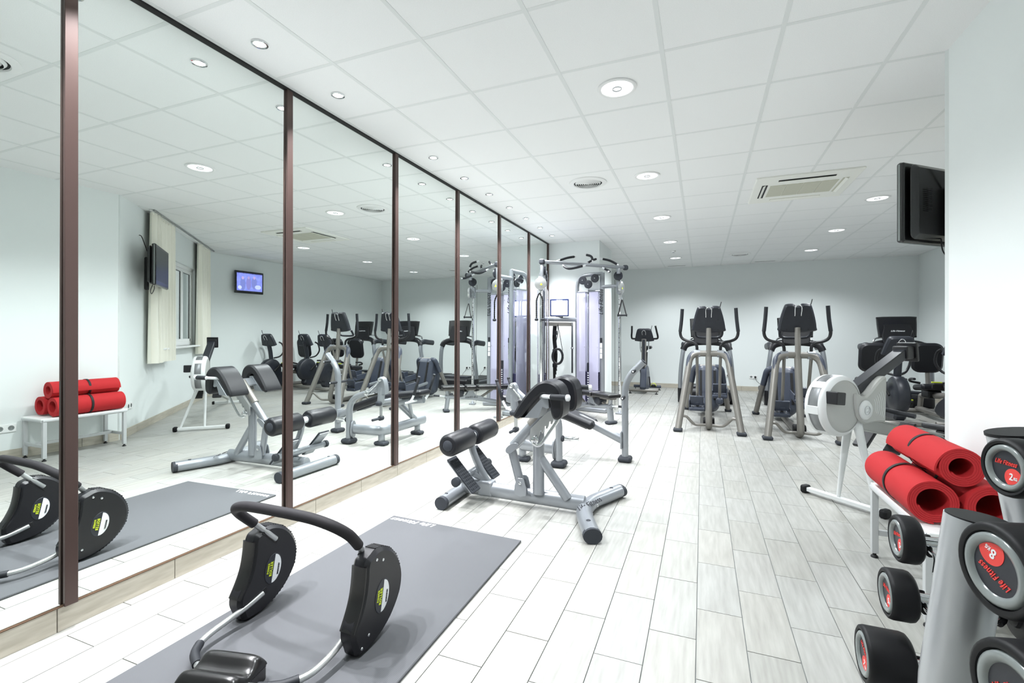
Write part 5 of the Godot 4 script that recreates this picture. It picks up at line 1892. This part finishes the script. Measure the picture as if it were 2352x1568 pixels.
# ---------------------------------------------------------------- treadmills
func build_treadmills() -> void:
	var r := thing("treadmill", "black and silver treadmill behind the mirror-side cross trainer", "treadmill", W(2.56, 0, 9.1), 0.0, "treadmills along the far wall")
	var m := MB.new()
	m.rbox(W(0, 0.165, 0.22), Vector3(0.80, 0.24, 0.62), 0.07, Basis.IDENTITY, 4)
	var hood := part(r, "motor_hood", m, M.plastic)
	m = MB.new()
	m.rbox(W(0, 0.285, 0.30), Vector3(0.60, 0.06, 0.40), 0.028, Basis(Vector3.RIGHT, -0.06), 3)
	part(hood, "hood_cover", m, M.machine_dark)
	m = MB.new()
	m.rbox(W(0, 0.13, 1.15), Vector3(0.84, 0.10, 1.55), 0.025, Basis.IDENTITY, 3)
	var deck := part(r, "deck", m, M.machine_dark)
	m = MB.new()
	m.rbox(W(0, 0.183, 1.2), Vector3(0.54, 0.012, 1.42), 0.005)
	part(deck, "running_belt", m, M.black)
	for s in [-1.0, 1.0]:
		m = MB.new()
		m.tube(cr([W(s * 0.44, 0.05, 0.26), W(s * 0.445, 0.35, 0.24), W(s * 0.43, 0.62, 0.20), W(s * 0.405, 0.85, 0.18), W(s * 0.385, 0.99, 0.20)], 4), 0.038, 0.062, 14, Vector3.FORWARD)
		var up := part(r, "upright", m, M.silver)
		m = MB.new()
		m.tube([W(s * 0.44, 0.0, 0.26), W(s * 0.443, 0.26, 0.25)], 0.048, 0.082, 14, Vector3.FORWARD)
		part(up, "boot", m, M.plastic)
		m = MB.new()
		m.tube(cr([W(s * 0.39, 0.95, 0.19), W(s * 0.38, 1.03, 0.22), W(s * 0.40, 1.06, 0.34), W(s * 0.40, 1.045, 0.52), W(s * 0.40, 1.03, 0.72)], 4), 0.035, 0.06, 14, Vector3.FORWARD)
		part(r, "hand_rail", m, M.machine_dark)
	m = MB.new()
	m.tube(cr([W(-0.39, 0.97, 0.18), W(-0.34, 1.06, 0.2), W(-0.2, 1.105, 0.25), W(0.0, 1.115, 0.27), W(0.2, 1.105, 0.25), W(0.34, 1.06, 0.2), W(0.39, 0.97, 0.18)], 5), 0.05, 0.058, 14, Vector3.UP)
	var br := part(r, "console_bridge", m, M.plastic)
	m = MB.new()
	m.tube(cr([W(-0.28, 1.13, 0.42), W(-0.22, 1.19, 0.46), W(0.0, 1.2, 0.5), W(0.22, 1.19, 0.46), W(0.28, 1.13, 0.42)], 4), 0.016, null, 10)
	part(br, "front_bar", m, M.chrome)
	m = MB.new()
	var cb := Transform3D(Basis(Vector3.RIGHT, -0.18), W(0, 1.37, 0.28))
	m.prism(smooth2([Vector2(-0.235, -0.17), Vector2(0.0, -0.176), Vector2(0.235, -0.17), Vector2(0.26, -0.13), Vector2(0.275, 0.14), Vector2(0.25, 0.18), Vector2(0.0, 0.185), Vector2(-0.25, 0.18), Vector2(-0.275, 0.14), Vector2(-0.26, -0.13)], 3), 0.06, cb, 0.016)
	var con := part(r, "console", m, M.tv)
	m = MB.new()
	m.prism(smooth2([Vector2(-0.2, -0.28), Vector2(0.2, -0.28), Vector2(0.185, 0.0), Vector2(0.16, 0.045), Vector2(-0.16, 0.045), Vector2(-0.185, 0.0)], 2), 0.05, cb.translated_local(Vector3(0, 0, 0.028)), 0.01)
	part(con, "back_cover", m, M.plastic)
	words(con, "Life Fitness", 0.026, cb.translated_local(Vector3(0, -0.07, 0.054)), M.white_print, 0.4, 1.0)
	m = MB.new()
	m.rbox(cb * Vector3(0, 0.02, -0.031), Vector3(0.44, 0.24, 0.003), 0.001, cb.basis)
	part(con, "display_glass", m, M.tv_glass)
	dup(r, "treadmill", "black and silver treadmill behind the cross trainer beside the rower", W(4.01, 0, 9.25))
	dup(r, "treadmill", "black and silver treadmill in the far corner, behind the rowing machine", W(5.52, 0, 9.47))

# ---------------------------------------------------------------- exercise bikes
func build_bikes() -> void:
	# upright bike, facing the camera
	var r := thing("upright_bike", "slim upright exercise bike with lime pedals near the far wall", "exercise bike", W(1.335, 0, 10.3))
	var m := MB.new()
	m.cyl(W(-0.31, 0.075, 0.0), W(0.31, 0.075, 0.0), 0.032, 14, 0.006)
	var f1 := part(r, "front_foot", m, M.silver2)
	m = MB.new()
	m.cyl(W(-0.30, 0.075, 0.82), W(0.30, 0.075, 0.82), 0.032, 14, 0.006)
	var f2 := part(r, "rear_foot", m, M.machine_blue)
	for q in [[f1, 0.0, 0.27], [f2, 0.82, 0.26]]:
		for s in [-1.0, 1.0]:
			m = MB.new()
			m.cyl(W(s * q[2], 0.0, q[1]), W(s * q[2], 0.014, q[1]), 0.035, 14, 0.004)
			m.cyl(W(s * q[2], 0.01, q[1]), W(s * q[2], 0.06, q[1]), 0.008, 8)
			part(q[0], "levelling_foot", m, M.black)
	m = MB.new()
	m.prism(smooth2([Vector2(0.0, 0.07), Vector2(0.85, 0.07), Vector2(0.78, 0.30), Vector2(0.55, 0.52), Vector2(0.30, 0.60), Vector2(0.08, 0.56), Vector2(0.0, 0.35)], 3), 0.13, Transform3D(Basis(Vector3.FORWARD, Vector3.UP, Vector3.RIGHT), Vector3.ZERO), 0.025)
	part(r, "drive_housing", m, M.machine_blue)
	m = MB.new()
	m.tube([W(0, 0.5, 0.10), W(0, 1.16, 0.16)], 0.05, 0.04, 14)
	var st := part(r, "console_stem", m, M.silver2)
	m = MB.new()
	m.rbox(W(0, 0.82, 0.09), Vector3(0.055, 0.66, 0.02), 0.006, Basis(Vector3.RIGHT, -0.09))
	part(st, "stem_cover", m, M.machine_dark)
	m = MB.new()
	var cx := Transform3D(Basis(Vector3.RIGHT, 0.3), W(0, 1.25, 0.2))
	m.prism(smooth2([Vector2(-0.185, -0.135), Vector2(0.0, -0.15), Vector2(0.185, -0.135), Vector2(0.195, -0.10), Vector2(0.155, 0.08), Vector2(0.12, 0.13), Vector2(0.03, 0.135), Vector2(-0.03, 0.135), Vector2(-0.12, 0.13), Vector2(-0.155, 0.08), Vector2(-0.195, -0.10)], 3), 0.08, cx, 0.02)
	var con := part(r, "console", m, M.machine_dark)
	m = MB.new()
	m.tube(cr([cx * Vector3(-0.034, 0.01, 0.045), cx * Vector3(-0.036, 0.08, 0.055), cx * Vector3(0.0, 0.115, 0.055), cx * Vector3(0.036, 0.08, 0.055), cx * Vector3(0.034, 0.01, 0.045)], 4), 0.006, null, 8)
	part(con, "wire_hook", m, M.chrome)
	m = MB.new()
	m.cyl(cx * Vector3(0.14, 0.08, 0), cx * Vector3(0.165, 0.20, -0.02), 0.005, 8)
	part(con, "antenna", m, M.black)
	for s in [-1.0, 1.0]:
		m = MB.new()
		m.tube(cr([W(s * 0.12, 1.17, 0.24), W(s * 0.25, 1.165, 0.20), W(s * 0.285, 1.20, 0.17), W(s * 0.265, 1.32, 0.12), W(s * 0.24, 1.44, 0.10)] if s > 0 else [W(s * 0.12, 1.17, 0.24), W(s * 0.24, 1.165, 0.20), W(s * 0.262, 1.21, 0.17), W(s * 0.25, 1.32, 0.12), W(s * 0.245, 1.44, 0.10)], 4), 0.02, null, 10)
		part(r, "handlebar", m, M.plastic)
		m = MB.new()
		m.tube(cr([W(s * 0.06, 0.88, 0.2), W(s * 0.085, 0.95, 0.25), W(s * 0.09, 1.12, 0.25)], 4), 0.014, null, 8)
		part(r, "stem_brace", m, M.alu)
		m = MB.new()
		m.tube([W(s * 0.085, 0.33, 0.42), W(s * 0.11, 0.33 - s * 0.19, 0.36)], 0.012, 0.02, 10)
		var ck := part(r, "crank", m, M.black)
		m = MB.new()
		m.rbox(W(s * 0.185, 0.33 - s * 0.19, 0.34), Vector3(0.11, 0.045, 0.11), 0.02, Basis.IDENTITY, 2)
		var pe := part(ck, "pedal", m, M.black)
		m = MB.new()
		m.tube(cr([W(s * 0.13, 0.34 - s * 0.19, 0.29), W(s * 0.16, 0.39 - s * 0.19, 0.28), W(s * 0.21, 0.39 - s * 0.19, 0.28), W(s * 0.24, 0.34 - s * 0.19, 0.29)], 4), 0.005, 0.028, 8, Vector3.FORWARD)
		part(pe, "pedal_strap", m, M.lime)
	m = MB.new()
	m.tube([W(0, 0.48, 0.58), W(0, 0.94, 0.70)], 0.022, null, 12)
	part(r, "seat_post", m, M.black)
	m = MB.new()
	m.rbox(W(0, 0.965, 0.70), Vector3(0.22, 0.07, 0.28), 0.03, Basis.IDENTITY, 3)
	part(r, "saddle", m, M.vinyl)
	# recumbent bikes
	r = thing("recumbent_bike", "dark recumbent exercise bike behind the rowing machine, nearest the cross trainers", "exercise bike", W(4.95, 0, 7.8), 0.0, "recumbent bikes")
	m = MB.new()
	m.lathe([Vector2(0.0, -0.085), Vector2(0.07, -0.075), Vector2(0.10, -0.075), Vector2(0.225, -0.07), Vector2(0.245, -0.05), Vector2(0.25, 0.0), Vector2(0.245, 0.05), Vector2(0.225, 0.07), Vector2(0.10, 0.075), Vector2(0.07, 0.075), Vector2(0.0, 0.085)], Transform3D(Basis(Vector3.BACK, PI / 2), W(0, 0.44, 0.06)), 44)
	var wh := part(r, "flywheel_cover", m, M.machine_dark)
	m = MB.new()
	m.prism(smooth2([Vector2(0.0, 0.10), Vector2(0.55, 0.10), Vector2(0.60, 0.22), Vector2(0.40, 0.36), Vector2(0.15, 0.42), Vector2(0.0, 0.3)], 3), 0.14, Transform3D(Basis(Vector3.FORWARD, Vector3.UP, Vector3.RIGHT), Vector3.ZERO), 0.025)
	part(wh, "lower_housing", m, M.machine_dark)
	m = MB.new()
	m.cyl(W(-0.28, 0.06, -0.02), W(0.28, 0.06, -0.02), 0.03, 14, 0.006)
	part(r, "front_foot", m, M.silver2)
	m = MB.new()
	m.tube([W(0, 0.10, 0.5), W(0, 0.09, 1.35)], 0.05, 0.04, 12)
	m.cyl(W(-0.26, 0.06, 1.34), W(0.26, 0.06, 1.34), 0.03, 14, 0.006)
	var fr := part(r, "base_frame", m, M.silver2)
	m = MB.new()
	m.tube([W(0, 0.40, 0.40), W(0, 0.30, 1.25)], 0.035, 0.04, 12)
	m.tube([W(0, 0.30, 1.25), W(0, 0.09, 1.30)], 0.035, 0.04, 12)
	part(fr, "seat_rail", m, M.silver2)
	m = MB.new()
	m.tube(cr([W(0, 0.55, 0.10), W(0, 0.85, 0.06), W(0, 1.06, 0.0)], 4), 0.045, 0.04, 14)
	var stm := part(r, "console_stem", m, M.machine_dark)
	m = MB.new()
	var cc := Transform3D(Basis(Vector3.RIGHT, 0.35), W(0, 1.10, 0.0))
	m.prism(smooth2([Vector2(-0.175, -0.13), Vector2(0.0, -0.145), Vector2(0.175, -0.13), Vector2(0.185, -0.09), Vector2(0.145, 0.08), Vector2(0.11, 0.125), Vector2(0.03, 0.13), Vector2(-0.03, 0.13), Vector2(-0.11, 0.125), Vector2(-0.145, 0.08), Vector2(-0.185, -0.09)], 3), 0.085, cc, 0.02)
	con = part(stm, "console", m, M.machine_dark)
	m = MB.new()
	m.tube(cr([cc * Vector3(-0.034, 0.01, 0.047), cc * Vector3(-0.036, 0.08, 0.057), cc * Vector3(0.0, 0.115, 0.057), cc * Vector3(0.036, 0.08, 0.057), cc * Vector3(0.034, 0.01, 0.047)], 4), 0.006, null, 8)
	part(stm, "wire_hook", m, M.chrome)
	m = MB.new()
	m.cyl(cc * Vector3(0.10, 0.10, 0), cc * Vector3(0.125, 0.21, -0.02), 0.005, 8)
	part(stm, "antenna", m, M.black)
	for s in [-1.0, 1.0]:
		m = MB.new()
		m.tube(cr([W(s * 0.03, 0.70, 0.12), W(s * 0.13, 0.74, 0.2), W(s * 0.19, 0.86, 0.24), W(s * 0.19, 1.0, 0.2), W(s * 0.16, 1.05, 0.14)], 4), 0.016, null, 10)
		part(r, "handlebar", m, M.plastic)
		m = MB.new()
		m.tube([W(s * 0.085, 0.42, 0.10), W(s * 0.11, 0.42 - s * 0.12, 0.22)], 0.012, 0.02, 10)
		var ck := part(r, "crank", m, M.black)
		m = MB.new()
		m.rbox(W(s * 0.17, 0.42 - s * 0.12, 0.24), Vector3(0.11, 0.09, 0.04), 0.015, Basis(Vector3.RIGHT, 0.4), 2)
		var pe := part(ck, "pedal", m, M.black)
		m = MB.new()
		m.rbox(W(s * 0.17, 0.47 - s * 0.12, 0.255), Vector3(0.12, 0.02, 0.02), 0.006, Basis.IDENTITY, 2)
		part(pe, "pedal_strap", m, M.lime)
		m = MB.new()
		m.tube(cr([W(s * 0.12, 0.52, 0.95), W(s * 0.25, 0.55, 0.9), W(s * 0.275, 0.59, 0.82), W(s * 0.28, 0.60, 0.66)], 4), 0.018, null, 10)
		part(r, "seat_handle", m, M.plastic)
	m = MB.new()
	m.rbox(W(0, 0.47, 0.82), Vector3(0.40, 0.09, 0.36), 0.04, Basis(Vector3.RIGHT, -0.12), 4)
	var seat := part(r, "seat", m, M.vinyl)
	m = MB.new()
	m.rbox(W(0, 0.37, 0.9), Vector3(0.16, 0.12, 0.26), 0.02, Basis.IDENTITY, 2)
	part(seat, "carriage", m, M.plastic)
	m = MB.new()
	m.prism(rrect(0.38, 0.45, 0.11, 6), 0.09, Transform3D(Basis(Vector3.RIGHT, 0.16), W(-0.02, 0.90, 0.98)), 0.03)
	var sb := part(r, "backrest", m, M.vinyl)
	m = MB.new()
	m.tube([W(0, 0.42, 1.0), W(0, 0.78, 1.04)], 0.03, 0.02, 10)
	part(sb, "backrest_post", m, M.silver2)
	dup(r, "recumbent_bike", "dark recumbent bike partly hidden by the wall corner, middle of the three", W(5.66, 0, 7.95))
	dup(r, "recumbent_bike", "dark recumbent bike by the side wall, seen only in the mirror", W(6.18, 0, 7.45), 0.0)

# ---------------------------------------------------------------- televisions, sockets
func television(label: String, at: Vector3, turn: float, w: float, h: float, on: bool) -> Node3D:
	var t := thing("television", label, "television", at, turn, "wall televisions")
	var m := MB.new()
	m.rbox(Vector3(0, 0, 0), Vector3(w, h, 0.045), 0.014, Basis.IDENTITY, 3)
	var b := part(t, "case", m, M.tv)
	m = MB.new()
	m.prism(rrect(w * 0.93, h * 0.93, 0.04), 0.06, Transform3D(Basis.IDENTITY, Vector3(0, 0, -0.045)), 0.028)
	part(b, "back_housing", m, M.tv)
	m = MB.new()
	for k in 12:
		m.rbox(Vector3(w * 0.33, h * 0.15 - k * 0.012, -0.0855), Vector3(0.05, 0.004, 0.003), 0.001)
	part(b, "vent_slots", m, M.black)
	m = MB.new()
	for e in [[w, 0.004, 0.0, h / 2], [w, 0.004, 0.0, -h / 2], [0.004, h, w / 2, 0.0], [0.004, h, -w / 2, 0.0]]:
		m.rbox(Vector3(e[2], e[3], 0.004), Vector3(e[0] - 0.02, e[1], 0.012) if e[0] > e[1] else Vector3(e[0], e[1] - 0.02, 0.012), 0.001)
	part(b, "edge_trim", m, M.ring_grey)
	m = MB.new()
	var sx := w / 2 - 0.035
	var sy0 := -h / 2 + 0.06
	var sy1 := h / 2 - 0.035
	var st := SurfaceTool.new()
	st.begin(Mesh.PRIMITIVE_TRIANGLES)
	var cs := [[-sx, sy1, 0, 0], [sx, sy1, 1, 0], [sx, sy0, 1, 1], [-sx, sy0, 0, 1]]
	for i in [0, 1, 2, 0, 2, 3]:
		st.set_normal(Vector3.BACK)
		st.set_uv(Vector2(cs[i][2], cs[i][3]))
		st.add_vertex(Vector3(cs[i][0], cs[i][1], 0.0232))
	var gm: StandardMaterial3D = M.tv_glass
	if on:
		gm = sm(Color(0.05, 0.05, 0.06), 0.15)
		var im := Image.create(160, 110, false, Image.FORMAT_RGB8)
		var fn := FastNoiseLite.new()
		fn.seed = 4
		fn.frequency = 0.03
		for y in 110:
			for x in 160:
				var c := rgb(120, 130, 215).lerp(rgb(60, 66, 150), clampf(0.5 + fn.get_noise_2d(x, y), 0, 1))
				for q in [[50, 60, 17, 38, rgb(40, 34, 44)], [50, 26, 8, 10, rgb(190, 140, 120)], [86, 64, 15, 40, rgb(92, 40, 44)], [86, 28, 7, 9, rgb(170, 120, 104)], [122, 70, 16, 42, rgb(34, 38, 66)], [122, 32, 8, 10, rgb(196, 150, 130)], [26, 84, 20, 14, rgb(206, 214, 240)], [140, 92, 12, 12, rgb(220, 224, 246)]]:
					if pow((x - q[0]) / float(q[2]), 2) + pow((y - q[1]) / float(q[3]), 2) < 1.0:
						c = q[4]
				im.set_pixel(x, y, c)
		gm.emission_enabled = true
		gm.emission = Color.WHITE
		gm.emission_texture = ImageTexture.create_from_image(im)
		gm.emission_operator = BaseMaterial3D.EMISSION_OP_MULTIPLY
		gm.emission_energy_multiplier = 0.8
	part(b, "screen_glass", st.commit(), gm)
	if on:
		var al := AreaLight3D.new()
		al.name = "lamp"
		al.area_size = Vector2(w - 0.07, h - 0.1)
		al.area_normalize_energy = true
		al.light_energy = 0.05
		al.light_color = Color(0.6, 0.65, 1.0)
		al.shadow_enabled = true
		al.position = Vector3(0, 0, 0.03)
		al.rotation.y = PI
		t.add_child(al)
	return t

func socket(label: String, at: Vector3, b: Basis, n: int, plug := false) -> void:
	var s := thing("wall_socket", label, "socket", at, 0.0, "wall sockets")
	s.basis = b
	var m := MB.new()
	m.rbox(Vector3(0, 0, 0.005), Vector3(0.08 * n, 0.08, 0.010), 0.004, Basis.IDENTITY, 2)
	part(s, "plate", m, M.white)
	for k in n:
		m = MB.new()
		m.lathe([Vector2(0.024, 0.0), Vector2(0.0235, 0.0012), Vector2(0.021, 0.0012), Vector2(0.020, 0.0002), Vector2(0, 0.0002)], Transform3D(Basis(Vector3.RIGHT, PI / 2), Vector3(-0.04 * (n - 1) + 0.08 * k, 0, 0.010)), 20)
		var w := part(s, "socket_well", m, M.ring_grey)
		m = MB.new()
		for q in [-0.0095, 0.0095]:
			m.cyl(Vector3(-0.04 * (n - 1) + 0.08 * k + q, 0, 0.010), Vector3(-0.04 * (n - 1) + 0.08 * k + q, 0, 0.0108), 0.0028, 8, 0.0002)
		part(w, "pin_holes", m, M.black)
	if plug:
		m = MB.new()
		m.cyl(Vector3(0.04 * (n - 1), 0, 0.010), Vector3(0.04 * (n - 1), -0.005, 0.045), 0.02, 14, 0.005)
		m.tube(cr([Vector3(0.04 * (n - 1), -0.005, 0.04), Vector3(0.04 * (n - 1) + 0.02, -0.08, 0.06), Vector3(0.04 * (n - 1) + 0.10, -0.16, 0.05), Vector3(0.04 * (n - 1) + 0.14, -0.27, 0.06)], 5), 0.004, null, 8)
		part(s, "plug_and_cord", m, M.black)

func build_wall_things() -> void:
	# near television, turned on its arm; its screen faces the far room and the mirror
	var th := deg_to_rad(41.0)
	var c := Vector2(3.645 + cos(th) * 0.39, 3.655 + sin(th) * 0.39)
	var tv := television("switched-off black television on a wall arm by the white wall corner", W(c.x, 2.075, c.y), PI + th, 0.78, 0.50, false)
	var m := MB.new()
	m.tube([Vector3(0, -0.06, -0.08), Vector3(-0.04, -0.06, -0.14)], 0.03, 0.03, 10)
	part(tv, "wall_arm", m, M.black)
	m = MB.new()
	m.rbox(Vector3(-0.04, -0.08, -0.15), Vector3(0.09, 0.42, 0.04), 0.018, Basis.IDENTITY, 2)
	part(tv, "wall_plate", m, M.black)
	m = MB.new()
	m.tube(cr([Vector3(0.1, 0.1, -0.09), Vector3(0.16, 0.25, -0.13), Vector3(0.13, 0.36, -0.17), Vector3(0.10, 0.38, -0.2)], 5), 0.005, null, 8)
	m.tube(cr([Vector3(0.1, -0.22, -0.06), Vector3(0.12, -0.30, -0.08), Vector3(0.06, -0.34, -0.08), Vector3(0.03, -0.28, -0.06), Vector3(0.08, -0.24, -0.05)], 5), 0.004, null, 8)
	part(tv, "cable", m, M.black)
	tv = television("small switched-on television with a bluish picture on the side wall", W(6.36, 2.30, 7.13), -PI / 2 + 0.12, 0.62, 0.46, true)
	m = MB.new()
	m.rbox(Vector3(0, -0.03, -0.10), Vector3(0.14, 0.30, 0.08), 0.02, Basis.IDENTITY, 2)
	part(tv, "wall_plate", m, M.black)
	# sockets
	var near := Basis(Vector3.UP, -PI / 2)
	socket("double white wall socket beside the white bench, seen in the mirror", W(3.77, 0.31, 2.40), near, 2)
	socket("white wall socket on the slanted wall behind the bench end", slant * Vector3(0.25, 0.36, 0), Basis(-slant.basis.x, Vector3.UP, -slant.basis.z), 2)
	socket("white wall socket on the slanted wall behind the rower", slant * Vector3(3.1, 0.33, 0), Basis(-slant.basis.x, Vector3.UP, -slant.basis.z), 1)
	socket("white wall socket with a black plug between the cross trainers", W(3.55, 0.31, 11.75), Basis.IDENTITY, 2, true)
	socket("white wall socket with a plug behind the corner treadmill", W(4.95, 0.33, 11.75), Basis.IDENTITY, 2, true)
	socket("white wall socket with a plug behind the middle treadmill, seen in the mirror", W(3.0, 0.33, 11.75), Basis.IDENTITY, 2, true)
